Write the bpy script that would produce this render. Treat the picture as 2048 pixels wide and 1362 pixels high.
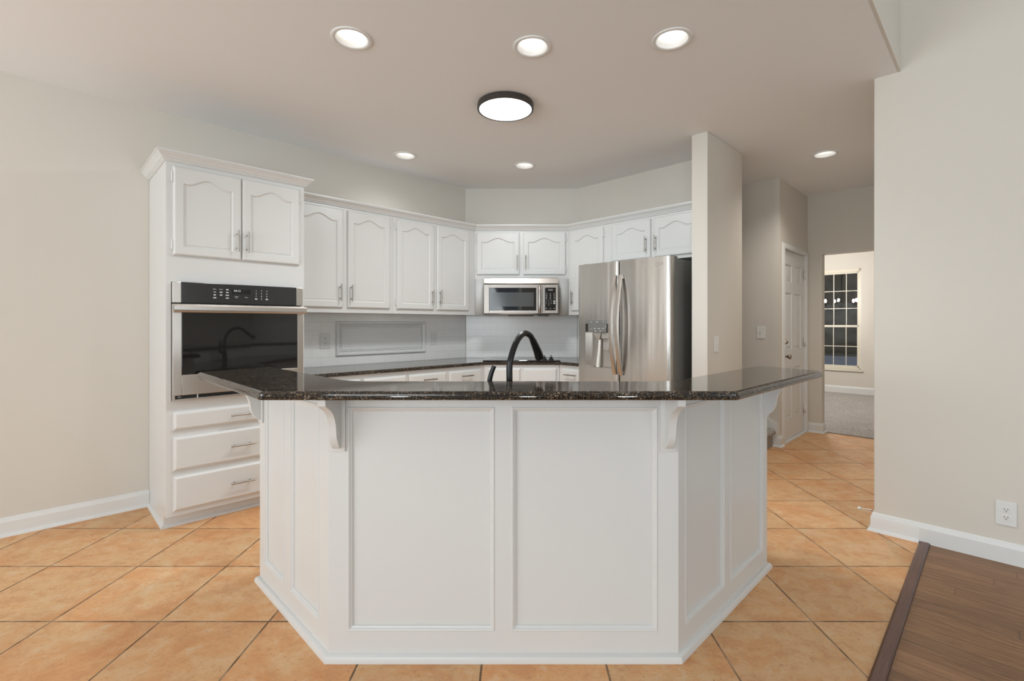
import bpy, bmesh, math, random
from mathutils import Vector, Matrix

for o in list(bpy.data.objects):
    bpy.data.objects.remove(o)
SC = bpy.context.scene
COL = SC.collection
R2 = math.sqrt(2)
D45 = math.radians(45)
random.seed(4)

# ------------------------------------------------------------------ camera
cam_data = bpy.data.cameras.new('camera')
cam_data.sensor_width = 36
cam_data.lens = 965 / 2048 * 36
cam_data.shift_x = -12 / 2048
cam_data.shift_y = -33 / 2048
cam_data.clip_start = 0.05
camera = bpy.data.objects.new('camera', cam_data)
COL.objects.link(camera)
camera.location = (0, 0, 1.28)
camera.rotation_euler = (math.radians(90), 0, 0)
SC.camera = camera

# ------------------------------------------------------------------ world, exposure
SC.view_settings.view_transform = 'Standard'
SC.view_settings.look = 'None'
SC.view_settings.gamma = 1
SC.view_settings.use_curve_mapping = False
SC.view_settings.exposure = -0.74
SC.cycles.use_denoising = True
SC.cycles.sample_clamp_indirect = 6.0
world = bpy.data.worlds.new('dusk_sky')
SC.world = world
world.use_nodes = True
wbg = world.node_tree.nodes['Background']
wbg.inputs[0].default_value = (0.42, 0.50, 0.62, 1)
wbg.inputs[1].default_value = 1.0


def fr(rot, s, v, z=0.0):
    c, n = math.cos(rot), math.sin(rot)
    return Vector((s * c - v * n, s * n + v * c, z))


# added area lights filling the room from behind and beside the camera
# (frame of the right hand wing: s to the right along the wall, v away from the camera)
def fill_panel(name, s, v, z, w, h, ang, power, color, tilt=0):
    d = bpy.data.lights.new(name, 'AREA')
    d.shape = 'RECTANGLE'
    d.size, d.size_y = w, h
    d.energy = power
    d.color = color
    o = bpy.data.objects.new(name, d)
    COL.objects.link(o)
    o.location = fr(-D45, s, v, z)
    o.rotation_euler = (math.radians(90 + tilt), 0, ang)
    return o


FILL_COLOR = (0.885, 0.96, 1.0)
# the added panels lean back so their fill also brightens the ceiling
fill_panel('nook_fill', -2.4, -4.30, 1.40, 3.3, 2.5, -D45, 295, FILL_COLOR, 30)
fill_panel('living_fill', 1.9, -4.50, 1.6, 4.0, 3.2, -D45, 335, FILL_COLOR, 30)
fill_panel('side_fill', 6.50, 0.2, 1.6, 4.0, 3.2, D45, 235, FILL_COLOR, 30)

# ------------------------------------------------------------------ node helpers and materials


class NT:
    def __init__(self, name):
        self.m = bpy.data.materials.new(name)
        self.m.use_nodes = True
        self.t = self.m.node_tree
        self.b = self.t.nodes['Principled BSDF']

    def n(self, kind, **kw):
        nd = self.t.nodes.new(kind)
        for k, v in kw.items():
            setattr(nd, k, v)
        return nd

    def l(self, a, b):
        self.t.links.new(a, b)

    def math(self, op, a, b=None, c=None):
        nd = self.n('ShaderNodeMath', operation=op)
        for i, x in enumerate((a, b, c)):
            if x is None:
                continue
            if isinstance(x, (int, float)):
                nd.inputs[i].default_value = x
            else:
                self.l(x, nd.inputs[i])
        return nd.outputs[0]

    def coords(self, scale=(1, 1, 1), loc=(0, 0, 0), rot=(0, 0, 0)):
        tc = self.n('ShaderNodeTexCoord')
        mp = self.n('ShaderNodeMapping')
        mp.inputs['Scale'].default_value = scale
        mp.inputs['Location'].default_value = loc
        mp.inputs['Rotation'].default_value = rot
        self.l(tc.outputs['Object'], mp.inputs['Vector'])
        return mp.outputs[0]

    def noise(self, vec, scale, detail=4, rough=0.5, dist=0.0):
        nd = self.n('ShaderNodeTexNoise')
        nd.inputs['Scale'].default_value = scale
        nd.inputs['Detail'].default_value = detail
        nd.inputs['Roughness'].default_value = rough
        nd.inputs['Distortion'].default_value = dist
        self.l(vec, nd.inputs['Vector'])
        return nd.outputs[0]

    def ramp(self, fac, stops, interp='LINEAR'):
        nd = self.n('ShaderNodeValToRGB')
        nd.color_ramp.interpolation = interp
        els = nd.color_ramp.elements
        while len(els) < len(stops):
            els.new(0.5)
        for e, (p, c) in zip(els, stops):
            e.position = p
            e.color = (c, c, c, 1) if isinstance(c, (int, float)) else (*c, 1)
        self.l(fac, nd.inputs[0])
        return nd.outputs[0]

    def mix(self, fac, a, b, blend='MIX'):
        nd = self.n('ShaderNodeMix', data_type='RGBA', blend_type=blend)
        for i, x in ((0, fac), (6, a), (7, b)):
            if isinstance(x, (int, float)):
                nd.inputs[i].default_value = x
            elif isinstance(x, tuple):
                nd.inputs[i].default_value = (*x, 1)
            else:
                self.l(x, nd.inputs[i])
        return nd.outputs[2]

    def bump(self, h, strength=0.3, dist=0.002):
        nd = self.n('ShaderNodeBump')
        nd.inputs['Strength'].default_value = strength
        nd.inputs['Distance'].default_value = dist
        self.l(h, nd.inputs['Height'])
        self.l(nd.outputs[0], self.b.inputs['Normal'])

    def set(self, **kw):
        for k, v in kw.items():
            k = k.replace('_', ' ')
            inp = self.b.inputs[k]
            if isinstance(v, tuple):
                inp.default_value = (*v, 1)
            elif isinstance(v, (int, float)):
                inp.default_value = v
            else:
                self.l(v, inp)
        return self


def paint(name, col, rough=0.5, var=0.03, bump=0.05, scale=60, spec=0.5):
    t = NT(name)
    c = t.coords()
    n1 = t.noise(c, 1.3, 3)
    dark = tuple(x * (1 - var) for x in col)
    t.set(Base_Color=t.mix(n1, dark, col), Roughness=rough, Specular_IOR_Level=spec)
    if bump:
        t.bump(t.noise(c, scale, 3), bump, 0.002)
    return t.m


def plain(name, col, rough=0.4, metal=0.0, spec=0.5, coat=0.0):
    t = NT(name)
    n1 = t.noise(t.coords(), 40, 3)
    t.set(Base_Color=t.mix(n1, tuple(x * 0.96 for x in col), col), Roughness=rough, Metallic=metal,
          Specular_IOR_Level=spec, Coat_Weight=coat)
    return t.m


def steel(name, col, rough, grain, wave=0.0, bscale=(1, 1, 1)):
    t = NT(name)
    c = t.coords(scale=grain)
    n1 = t.noise(c, 30, 3)
    t.set(Base_Color=t.mix(n1, tuple(x * 0.93 for x in col), col), Metallic=1.0,
          Roughness=t.math('MULTIPLY_ADD', n1, 0.10, rough - 0.05))
    if wave:
        w = t.noise(t.coords(scale=bscale), 1.0, 2)
        t.bump(w, wave, 0.05)
    return t.m


def emit(name, col, strength):
    t = NT(name)
    t.set(Base_Color=col, Emission_Color=col, Emission_Strength=strength, Roughness=0.4)
    return t.m


M = {}
M['wall'] = paint('greige_wall_paint', (0.69, 0.65, 0.585), 0.6, 0.02, 0.06, 90, 0.3)
M['ceiling'] = paint('ceiling_paint', (0.88, 0.875, 0.87), 0.7, 0.02, 0.06, 70, 0.2)
M['white'] = paint('white_cabinet_enamel', (0.70, 0.70, 0.685), 0.32, 0.015, 0.03, 25)
M['trim'] = paint('white_trim_enamel', (0.76, 0.765, 0.75), 0.35, 0.015, 0.02, 25)
M['plate'] = plain('white_plastic', (0.78, 0.78, 0.76), 0.3)
M['slot'] = plain('dark_slot', (0.05, 0.045, 0.04), 0.5)
M['handle'] = steel('brushed_nickel', (0.40, 0.375, 0.34), 0.34, (1, 1, 8))
M['steel'] = steel('stainless_steel', (0.58, 0.535, 0.49), 0.32, (0.4, 3, 12))
M['mw_steel'] = steel('microwave_steel', (0.44, 0.40, 0.365), 0.34, (0.4, 3, 12))
M['door_steel'] = steel('fridge_door_steel', (0.62, 0.59, 0.555), 0.25, (12, 3, 0.4), 0.30, (6.0, 1.0, 0.35))
M['fridge_side'] = plain('fridge_side_grey', (0.17, 0.17, 0.16), 0.42)
M['black_glass'] = plain('black_glass', (0.012, 0.012, 0.012), 0.04, 0, 0.7)
M['panel_glass'] = plain('black_control_glass', (0.03, 0.03, 0.03), 0.14, 0, 0.5)
M['mw_window'] = plain('dark_mesh_window', (0.075, 0.08, 0.08), 0.10, 0, 0.6)
M['black'] = plain('matte_black', (0.012, 0.012, 0.012), 0.35)
M['faucet'] = plain('black_faucet_metal', (0.008, 0.008, 0.0085), 0.26, 0.0, 0.35)
M['print'] = plain('pale_print', (0.62, 0.62, 0.60), 0.5)
M['digits'] = emit('display_digits', (0.70, 0.78, 0.78), 0.22)
M['grey_panel'] = plain('grey_display_panel', (0.22, 0.22, 0.215), 0.22, 0.3)
M['dispenser'] = plain('dispenser_plastic', (0.40, 0.385, 0.355), 0.35, 0.3)
M['tube'] = plain('milky_plastic', (0.78, 0.77, 0.73), 0.25)
M['knob'] = steel('satin_bronze', (0.30, 0.25, 0.20), 0.28, (1, 1, 1))
M['lens'] = emit('lamp_lens', (1.0, 0.98, 0.95), 7.0)
M['diffuser'] = emit('disc_diffuser', (0.94, 0.985, 1.0), 5.0)
M['lamp_trim'] = plain('lamp_trim_white', (0.82, 0.82, 0.80), 0.35)
M['lamp_rim'] = plain('bronze_black_rim', (0.045, 0.038, 0.033), 0.4)
M['bulb'] = emit('warm_bulb', (1.0, 0.97, 0.93), 1100.0)
M['bronze'] = plain('dark_bronze', (0.05, 0.04, 0.03), 0.4, 0.6)
M['leaf'] = paint('dark_foliage', (0.17, 0.175, 0.14), 0.8, 0.5, 0.6, 14)
M['bark'] = paint('dark_bark', (0.06, 0.045, 0.035), 0.9, 0.4, 0.6, 20)
M['drive'] = paint('grey_driveway', (0.28, 0.30, 0.34), 0.9, 0.2, 0.3, 30)
M['lawn'] = paint('dusk_lawn', (0.05, 0.06, 0.03), 0.95, 0.4, 0.6, 40)
M['frame'] = paint('window_vinyl', (0.74, 0.69, 0.58), 0.4, 0.02, 0)


def glass_mat():
    t = NT('window_glass')
    t.set(Base_Color=(1, 1, 1), Roughness=0.0, Transmission_Weight=1.0, IOR=1.5)
    return t.m


M['glass'] = glass_mat()


def tile_floor():
    t = NT('terracotta_floor_tile')
    tc = t.n('ShaderNodeTexCoord')
    wob = t.noise(tc.outputs['Object'], 9, 3)
    sep = t.n('ShaderNodeSeparateXYZ')
    t.l(tc.outputs['Object'], sep.inputs[0])
    TX, TY, OX, OY, G = 0.4676, 0.4726, -2.0067, 2.0759, 0.0070
    cx = t.math('DIVIDE', t.math('SUBTRACT', sep.outputs[0], OX), TX)
    cy = t.math('DIVIDE', t.math('SUBTRACT', sep.outputs[1], OY), TY)
    ix, iy = t.math('FLOOR', cx), t.math('FLOOR', cy)
    fx, fy = t.math('FRACT', cx), t.math('FRACT', cy)
    ex = t.math('MULTIPLY', t.math('MINIMUM', fx, t.math('SUBTRACT', 1, fx)), TX)
    ey = t.math('MULTIPLY', t.math('MINIMUM', fy, t.math('SUBTRACT', 1, fy)), TY)
    edge = t.math('ADD', t.math('MINIMUM', ex, ey), t.math('MULTIPLY', t.math('SUBTRACT', wob, 0.5), 0.003))
    mr = t.n('ShaderNodeMapRange')
    t.l(edge, mr.inputs[0])
    mr.inputs[1].default_value = G * 0.35
    mr.inputs[2].default_value = G * 0.75
    tile = mr.outputs[0]
    cid = t.n('ShaderNodeCombineXYZ')
    t.l(ix, cid.inputs[0])
    t.l(iy, cid.inputs[1])
    wn = t.n('ShaderNodeTexWhiteNoise', noise_dimensions='2D')
    t.l(cid.outputs[0], wn.inputs['Vector'])
    off = t.n('ShaderNodeVectorMath', operation='MULTIPLY_ADD')
    t.l(wn.outputs['Color'], off.inputs[0])
    off.inputs[1].default_value = (37, 53, 11)
    t.l(tc.outputs['Object'], off.inputs[2])
    st = t.n('ShaderNodeMapping')
    st.inputs['Scale'].default_value = (1.0, 1.15, 1.0)
    st.inputs['Rotation'].default_value = (0, 0, 0.5)
    t.l(off.outputs[0], st.inputs['Vector'])
    big = t.noise(st.outputs[0], 3.2, 6, 0.66, 0.35)
    mid = t.noise(st.outputs[0], 9.0, 10, 0.80, 0.4)
    fine = t.noise(st.outputs[0], 60, 5, 0.75)
    a = t.ramp(big, [(0.32, (0.67, 0.320, 0.135)), (0.45, (0.71, 0.388, 0.182)), (0.54, (0.72, 0.455, 0.243)), (0.62, (0.72, 0.43, 0.21)), (0.74, (0.65, 0.31, 0.125))])
    b = t.mix(t.ramp(mid, [(0.49, 0.0), (0.60, 0.65)]), a, (0.60, 0.30, 0.145))
    c = t.mix(t.ramp(mid, [(0.34, 0.85), (0.45, 0.0)]), b, (0.74, 0.55, 0.35))
    d = t.mix(t.ramp(fine, [(0.56, 0.0), (0.72, 0.75)]), c, (0.43, 0.20, 0.095))
    pits = t.n('ShaderNodeTexVoronoi')
    pits.inputs['Scale'].default_value = 34
    t.l(off.outputs[0], pits.inputs['Vector'])
    pm = t.math('MULTIPLY', t.ramp(pits.outputs['Distance'], [(0.05, 1.0), (0.11, 0.0)]), t.ramp(big, [(0.50, 0.0), (0.60, 1.0)]))
    d = t.mix(pm, d, (0.30, 0.15, 0.08))
    hsv = t.n('ShaderNodeHueSaturation')
    t.l(d, hsv.inputs['Color'])
    t.l(t.math('MULTIPLY_ADD', wn.outputs['Value'], 0.16, 0.93), hsv.inputs['Value'])
    gcol = t.mix(t.ramp(wob, [(0.45, 0.0), (0.62, 1.0)]), (0.17, 0.095, 0.05), (0.37, 0.255, 0.155))
    col = t.mix(tile, gcol, hsv.outputs[0])
    t.set(Base_Color=col, Roughness=t.math('MULTIPLY_ADD', mid, 0.25, 0.40), Specular_IOR_Level=0.25)
    t.bump(t.math('ADD', t.math('MULTIPLY', tile, 1.0), t.math('MULTIPLY', mid, 0.25)), 0.35, 0.003)
    return t.m


def wood_floor():
    t = NT('dark_oak_planks')
    tc = t.n('ShaderNodeTexCoord')
    sep = t.n('ShaderNodeSeparateXYZ')
    t.l(tc.outputs['Object'], sep.inputs[0])
    W, LN = 0.083, 1.1
    row = t.math('DIVIDE', sep.outputs[1], W)
    ir = t.math('FLOOR', row)
    fr_ = t.math('FRACT', row)
    wn = t.n('ShaderNodeTexWhiteNoise', noise_dimensions='1D')
    t.l(ir, wn.inputs['W'])
    px = t.math('ADD', t.math('DIVIDE', sep.outputs[0], LN), t.math('MULTIPLY', wn.outputs['Value'], 7))
    ip = t.math('FLOOR', px)
    fp = t.math('FRACT', px)
    idn = t.n('ShaderNodeCombineXYZ')
    t.l(ir, idn.inputs[0])
    t.l(ip, idn.inputs[1])
    w2 = t.n('ShaderNodeTexWhiteNoise', noise_dimensions='2D')
    t.l(idn.outputs[0], w2.inputs['Vector'])
    off = t.n('ShaderNodeVectorMath', operation='MULTIPLY_ADD')
    t.l(w2.outputs['Color'], off.inputs[0])
    off.inputs[1].default_value = (11, 17, 5)
    t.l(tc.outputs['Object'], off.inputs[2])
    mp = t.n('ShaderNodeMapping')
    mp.inputs['Scale'].default_value = (1.3, 16, 1)
    t.l(off.outputs[0], mp.inputs['Vector'])
    g1 = t.noise(mp.outputs[0], 3, 8, 0.74, 1.2)
    mp2 = t.n('ShaderNodeMapping')
    mp2.inputs['Scale'].default_value = (3, 130, 1)
    t.l(off.outputs[0], mp2.inputs['Vector'])
    g2 = t.noise(mp2.outputs[0], 3, 4, 0.7)
    c = t.ramp(g1, [(0.28, (0.14, 0.062, 0.028)), (0.5, (0.27, 0.140, 0.066)), (0.72, (0.38, 0.215, 0.105))])
    c = t.mix(t.ramp(g2, [(0.45, 0.0), (0.7, 0.55)]), c, (0.10, 0.05, 0.026))
    hsv = t.n('ShaderNodeHueSaturation')
    t.l(c, hsv.inputs['Color'])
    t.l(t.math('MULTIPLY_ADD', w2.outputs['Value'], 0.36, 0.80), hsv.inputs['Value'])
    e1 = t.math('MULTIPLY', t.math('MINIMUM', fr_, t.math('SUBTRACT', 1, fr_)), W)
    e2 = t.math('MULTIPLY', t.math('MINIMUM', fp, t.math('SUBTRACT', 1, fp)), LN)
    ed = t.ramp(t.math('MINIMUM', e1, e2), [(0.0, 0.0), (0.0016, 1.0)])
    t.set(Base_Color=t.mix(ed, t.mix(0.55, (0.03, 0.016, 0.01), hsv.outputs[0]), hsv.outputs[0]), Roughness=t.math('MULTIPLY_ADD', g2, 0.15, 0.34), Specular_IOR_Level=0.35)
    t.bump(t.math('ADD', ed, t.math('MULTIPLY', g2, 0.2)), 0.25, 0.0015)
    return t.m


def strip_wood():
    t = NT('transition_strip_wood')
    g = t.noise(t.coords(scale=(40, 1.5, 1)), 3, 6, 0.65, 1.0)
    t.set(Base_Color=t.ramp(g, [(0.3, (0.085, 0.035, 0.024)), (0.7, (0.16, 0.072, 0.046))]), Roughness=0.3)
    t.bump(g, 0.15, 0.001)
    return t.m


def granite():
    t = NT('dark_brown_granite')
    c = t.coords()
    v1 = t.n('ShaderNodeTexVoronoi')
    v1.inputs['Scale'].default_value = 200
    v1.inputs['Randomness'].default_value = 1.0
    wob = t.n('ShaderNodeVectorMath', operation='MULTIPLY_ADD')
    nz = t.n('ShaderNodeTexNoise')
    nz.inputs['Scale'].default_value = 60
    t.l(c, nz.inputs['Vector'])
    t.l(nz.outputs['Color'], wob.inputs[0])
    wob.inputs[1].default_value = (0.012, 0.012, 0.012)
    t.l(c, wob.inputs[2])
    t.l(wob.outputs[0], v1.inputs['Vector'])
    sep = t.n('ShaderNodeSeparateColor')
    t.l(v1.outputs['Color'], sep.inputs[0])
    cell = t.ramp(sep.outputs[0], [(0.0, (0.006, 0.005, 0.004)), (0.50, (0.014, 0.010, 0.008)), (0.66, (0.060, 0.032, 0.015)),
                                   (0.80, (0.11, 0.070, 0.040)), (0.90, (0.16, 0.13, 0.10)), (0.97, (0.30, 0.24, 0.18))], 'CONSTANT')
    big = t.noise(c, 14, 4, 0.6)
    fine = t.noise(c, 220, 3, 0.6)
    col = t.mix(t.ramp(big, [(0.35, 0.75), (0.62, 0.0)]), cell, (0.010, 0.008, 0.006))
    col = t.mix(t.ramp(fine, [(0.55, 0.0), (0.70, 0.7)]), col, (0.22, 0.17, 0.12))
    t.set(Base_Color=col, Roughness=0.07, Specular_IOR_Level=0.6)
    return t.m


def carpet():
    t = NT('grey_beige_carpet')
    c = t.coords()
    n1 = t.noise(c, 230, 3, 0.75)
    n2 = t.noise(c, 4, 5, 0.65, 0.6)
    n3 = t.noise(c, 55, 4, 0.7)
    col = t.ramp(n1, [(0.30, (0.26, 0.235, 0.215)), (0.5, (0.58, 0.54, 0.50)), (0.70, (0.86, 0.82, 0.78))])
    col = t.mix(t.ramp(n3, [(0.36, 0.75), (0.56, 0.0)]), col, (0.22, 0.19, 0.17))
    col = t.mix(t.ramp(n2, [(0.40, 0.30), (0.60, 0.0)]), col, (0.36, 0.33, 0.30))
    t.set(Base_Color=col, Roughness=0.95, Specular_IOR_Level=0.1)
    t.bump(t.math('ADD', n1, n3), 0.9, 0.006)
    return t.m


def subway():
    t = NT('white_subway_tile')
    tc = t.n('ShaderNodeTexCoord')
    sep = t.n('ShaderNodeSeparateXYZ')
    t.l(tc.outputs['Object'], sep.inputs[0])
    cb = t.n('ShaderNodeCombineXYZ')
    t.l(sep.outputs[0], cb.inputs[0])
    t.l(t.math('SUBTRACT', sep.outputs[2], 0.908), cb.inputs[1])
    br = t.n('ShaderNodeTexBrick')
    br.inputs['Scale'].default_value = 1
    br.inputs['Brick Width'].default_value = 0.155
    br.inputs['Row Height'].default_value = 0.0775
    br.inputs['Mortar Size'].default_value = 0.0016
    br.inputs['Mortar Smooth'].default_value = 0.6
    br.inputs['Color1'].default_value = (0.90, 0.90, 0.885, 1)
    br.inputs['Color2'].default_value = (0.88, 0.88, 0.865, 1)
    br.inputs['Mortar'].default_value = (0.74, 0.735, 0.72, 1)
    t.l(cb.outputs[0], br.inputs['Vector'])
    t.set(Base_Color=br.outputs['Color'], Roughness=0.16)
    t.bump(t.math('SUBTRACT', 1, br.outputs['Fac']), 0.25, 0.0015)
    return t.m


M['tile'] = tile_floor()
M['wood'] = wood_floor()
M['strip'] = strip_wood()
M['granite'] = granite()
M['carpet'] = carpet()
M['subway'] = subway()

# ------------------------------------------------------------------ mesh helpers


def BM():
    return bmesh.new()


def box(bm, x0, x1, y0, y1, z0, z1, bev=0.0, seg=2):
    vs = [bm.verts.new((x, y, z)) for x in (x0, x1) for y in (y0, y1) for z in (z0, z1)]
    fs = [bm.faces.new([vs[i] for i in q]) for q in
          ((0, 1, 3, 2), (4, 6, 7, 5), (0, 4, 5, 1), (2, 3, 7, 6), (0, 2, 6, 4), (1, 5, 7, 3))]
    if bev:
        es = list({e for f in fs for e in f.edges})
        bmesh.ops.bevel(bm, geom=es, offset=bev, segments=seg, profile=0.5, affect='EDGES')
    return bm


def loops(bm, rings, cap0=True, cap1=True, closed=True):
    """skin a list of equal-length rings of 3-D points"""
    vr = [[bm.verts.new(p) for p in r] for r in rings]
    n = len(vr[0])
    for a, b in zip(vr[:-1], vr[1:]):
        for i in range(n if closed else n - 1):
            j = (i + 1) % n
            bm.faces.new((a[i], a[j], b[j], b[i]))
    if cap0:
        bm.faces.new(vr[0][::-1])
    if cap1:
        bm.faces.new(vr[-1])
    return bm


def tube(bm, pts, rad, n=12, cap=True):
    pts = [Vector(p) for p in pts]
    rads = rad if isinstance(rad, (list, tuple)) else [rad] * len(pts)
    up = Vector((0.13, 0.27, 0.95)).normalized()
    rings = []
    prev = None
    for i, p in enumerate(pts):
        d = (pts[min(i + 1, len(pts) - 1)] - pts[max(i - 1, 0)]).normalized()
        if prev is None:
            a = up if abs(up.dot(d)) < 0.95 else Vector((1, 0, 0))
            u = (a - d * a.dot(d)).normalized()
        else:
            u = (prev - d * prev.dot(d)).normalized()
        prev = u
        w = d.cross(u)
        rings.append([p + (u * math.cos(2 * math.pi * k / n) + w * math.sin(2 * math.pi * k / n)) * rads[i] for k in range(n)])
    return loops(bm, rings, cap, cap)


def lathe(bm, prof, centre=(0, 0, 0), n=40, axis='Z', cap0=True, cap1=True):
    cx, cy, cz = centre
    rings = []
    for r, h in prof:
        ring = []
        for k in range(n):
            a = 2 * math.pi * k / n
            c, s = r * math.cos(a), r * math.sin(a)
            if axis == 'Z':
                ring.append((cx + c, cy + s, cz + h))
            elif axis == 'Y':
                ring.append((cx + c, cy + h, cz + s))
            else:
                ring.append((cx + h, cy + c, cz + s))
        rings.append(ring)
    return loops(bm, rings, cap0, cap1)


def prism_x(bm, yz, x0, x1):
    return loops(bm, [[(x0, y, z) for y, z in yz], [(x1, y, z) for y, z in yz]])


def prism_z(bm, xy, z0, z1):
    return loops(bm, [[(x, y, z0) for x, y in xy], [(x, y, z1) for x, y in xy]])


def offset_path(path, d, closed=False):
    """offset a plan polyline to its right-hand side by d, mitred"""
    n = len(path)
    out = []
    for i in range(n):
        p = Vector(path[i])
        ns = []
        if closed or i > 0:
            a = (p - Vector(path[i - 1])).normalized()
            ns.append(Vector((a.y, -a.x)))
        if closed or i < n - 1:
            b = (Vector(path[(i + 1) % n]) - p).normalized()
            ns.append(Vector((b.y, -b.x)))
        if len(ns) == 2:
            m = (ns[0] + ns[1]).normalized()
            m = m / max(0.25, m.dot(ns[0]))
        else:
            m = ns[0]
        out.append(p + m * d)
    return out


def sweep(bm, path, prof, closed=False):
    """sweep a closed (offset, z) profile along a plan path; offsets go to the right of travel"""
    offs = [[(*q, z) for q in offset_path(path, d, closed)] for d, z in prof]
    rings = [[offs[k][i] for k in range(len(prof))] for i in range(len(path))]
    if closed:
        rings.append(rings[0])
        vr = [[bm.verts.new(p) for p in r] for r in rings[:-1]]
        m, n = len(vr), len(prof)
        for i in range(m):
            for k in range(n):
                bm.faces.new((vr[i][k], vr[i][(k + 1) % n], vr[(i + 1) % m][(k + 1) % n], vr[(i + 1) % m][k]))
        return bm
    return loops(bm, rings)


def slab(bm, poly, prof):
    """worktop: plan polygon (clockwise), profile of (inset, z) from bottom to top"""
    rings = [[(*q, z) for q in offset_path(poly, d, True)] for d, z in prof]
    return loops(bm, rings)


def finish(bm, name, mat, parent=None, origin=(0, 0, 0), smooth=True, angle=32, flat=True):
    bmesh.ops.recalc_face_normals(bm, faces=bm.faces)
    if origin != (0, 0, 0):
        bmesh.ops.translate(bm, verts=bm.verts, vec=-Vector(origin))
    me = bpy.data.meshes.new(name)
    bm.to_mesh(me)
    bm.free()
    if smooth:
        for p in me.polygons:
            p.use_smooth = True
        me.set_sharp_from_angle(angle=math.radians(angle))
        if flat:   # large plane faces keep their own normal beside small rounded edges
            areas = sorted(p.area for p in me.polygons)
            lim = 4 * areas[len(areas) // 2]
            big = [p for p in me.polygons if p.area > lim]
            for p in big:
                p.use_smooth = False
            keys = {k for p in big for k in p.edge_keys}
            for ed in me.edges:
                if ed.key in keys:
                    ed.use_edge_sharp = True
    me.materials.append(mat)
    o = bpy.data.objects.new(name, me)
    COL.objects.link(o)
    if parent is not None:
        o.parent = parent
    return o


class Thing:
    """an Empty at the base of a thing; its parts are built in the frame (rot) and moved to the Empty"""

    def __init__(self, name, label, cat, rot=0.0, org=(0, 0, 0), group=None, kind=None):
        self.rot, self.org = rot, tuple(org)
        self.e = bpy.data.objects.new(name, None)
        self.e.empty_display_size = 0.1
        COL.objects.link(self.e)
        self.e.location = fr(rot, *org)
        self.e.rotation_euler = (0, 0, rot)
        tag(self.e, label, cat, group, kind)

    def part(self, name, bm, mat, parent=None, label=None, angle=32, flat=True):
        o = finish(bm, name, mat, parent or self.e, self.org, angle=angle, flat=flat)
        if label:
            o['label'] = label
        return o


def tag(o, label=None, cat=None, group=None, kind=None):
    if label:
        o['label'] = label
    if cat:
        o['category'] = cat
    if group:
        o['group'] = group
    if kind:
        o['kind'] = kind
    return o


def solo(name, bm, mat, label, cat, rot=0.0, org=(0, 0, 0), group=None, kind=None, angle=32):
    o = finish(bm, name, mat, None, org, angle=angle)
    o.location = fr(rot, *org)
    o.rotation_euler = (0, 0, rot)
    return tag(o, label, cat, group, kind)


def struct(name, bm, mat, rot=0.0, parent=None, label=None, cat=None):
    o = finish(bm, name, mat, parent, smooth=name.startswith(('baseboard', 'trim')))
    if parent is None:
        o.rotation_euler = (0, 0, rot)
        o['kind'] = 'structure'
        if label:
            o['label'] = label
        if cat:
            o['category'] = cat
    return o


def text_mesh(bm, body, size, x, y, z, face='-Y', depth=0.0006):
    """lettering in the x-z plane facing -y, centred on (x, z)"""
    cu = bpy.data.curves.new('lettering', 'FONT')
    cu.body = body
    cu.size = size
    cu.align_x = 'CENTER'
    cu.align_y = 'CENTER'
    cu.extrude = depth
    ob = bpy.data.objects.new('lettering', cu)
    COL.objects.link(ob)
    bpy.context.view_layer.update()
    me = bpy.data.meshes.new_from_object(ob.evaluated_get(bpy.context.evaluated_depsgraph_get()))
    bpy.data.objects.remove(ob)
    bpy.data.curves.remove(cu)
    me.transform(Matrix.Translation((x, y, z)) @ Matrix.Rotation(math.radians(90), 4, 'X'))
    bm.from_mesh(me)
    bpy.data.meshes.remove(me)


L, R = D45, -D45   # the two wings of the kitchen: local x along the wall, local y into the wall

# ------------------------------------------------------------------ room shell
CEIL = 2.80
b = BM()
box(b, -4.37, -0.338, -3.5, 6.58, -0.08, 0.0)
o = finish(b, 'floor', M['tile'])
# tile grid runs square to the camera: keep the mesh rotated but its object axes on the world
o.data.transform(Matrix.Rotation(R, 4, 'Z'))
o['kind'] = 'structure'
o['label'] = 'orange terracotta tile floor laid on the diagonal'
o['category'] = 'floor'
struct('floor_wood', box(BM(), -0.287, 5.5, -3.5, 3.68, -0.08, 0.0), M['wood'], R, label='dark oak plank floor', cat='floor')
struct('floor_carpet', box(BM(), -6.0, 1.2, 6.582, 10.52, -0.08, 0.012), M['carpet'], R, label='grey beige carpet of the far room', cat='floor')
struct('floor_hall', box(BM(), -0.338, -0.287, 3.68, 6.58, -0.08, -0.002), M['wood'], R)
b = BM()
sweep(b, [(-0.338, -3.5), (-0.338, 3.662)], [(0.0, 0.0005), (0.002, 0.006), (0.010, 0.010), (0.042, 0.010), (0.049, 0.007), (0.051, 0.0005)])
solo('floor_transition_strip', b, M['strip'], 'dark brown wood strip edging the plank floor against the tile', 'threshold', R, (-0.31, 1.5, 0))

struct('ceiling', box(BM(), -4.37, -0.44, -3.5, 6.63, CEIL, CEIL + 0.10), M['ceiling'], R, label='low kitchen ceiling', cat='ceiling')
struct('ceiling_living', box(BM(), -0.56, 5.6, -3.6, 3.8, 4.30, 4.40), M['ceiling'], R)
struct('wall_header', box(BM(), -0.4395, -0.425, -3.5, 3.679, CEIL, 4.30), M['wall'], R)
struct('ceiling_far', box(BM(), -6.1, 1.3, 6.632, 10.64, CEIL, CEIL + 0.10), M['ceiling'], R)
struct('ceiling_stair', box(BM(), -6.1, -4.372, 4.42, 5.59, CEIL, CEIL + 0.10), M['ceiling'], R)

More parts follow.
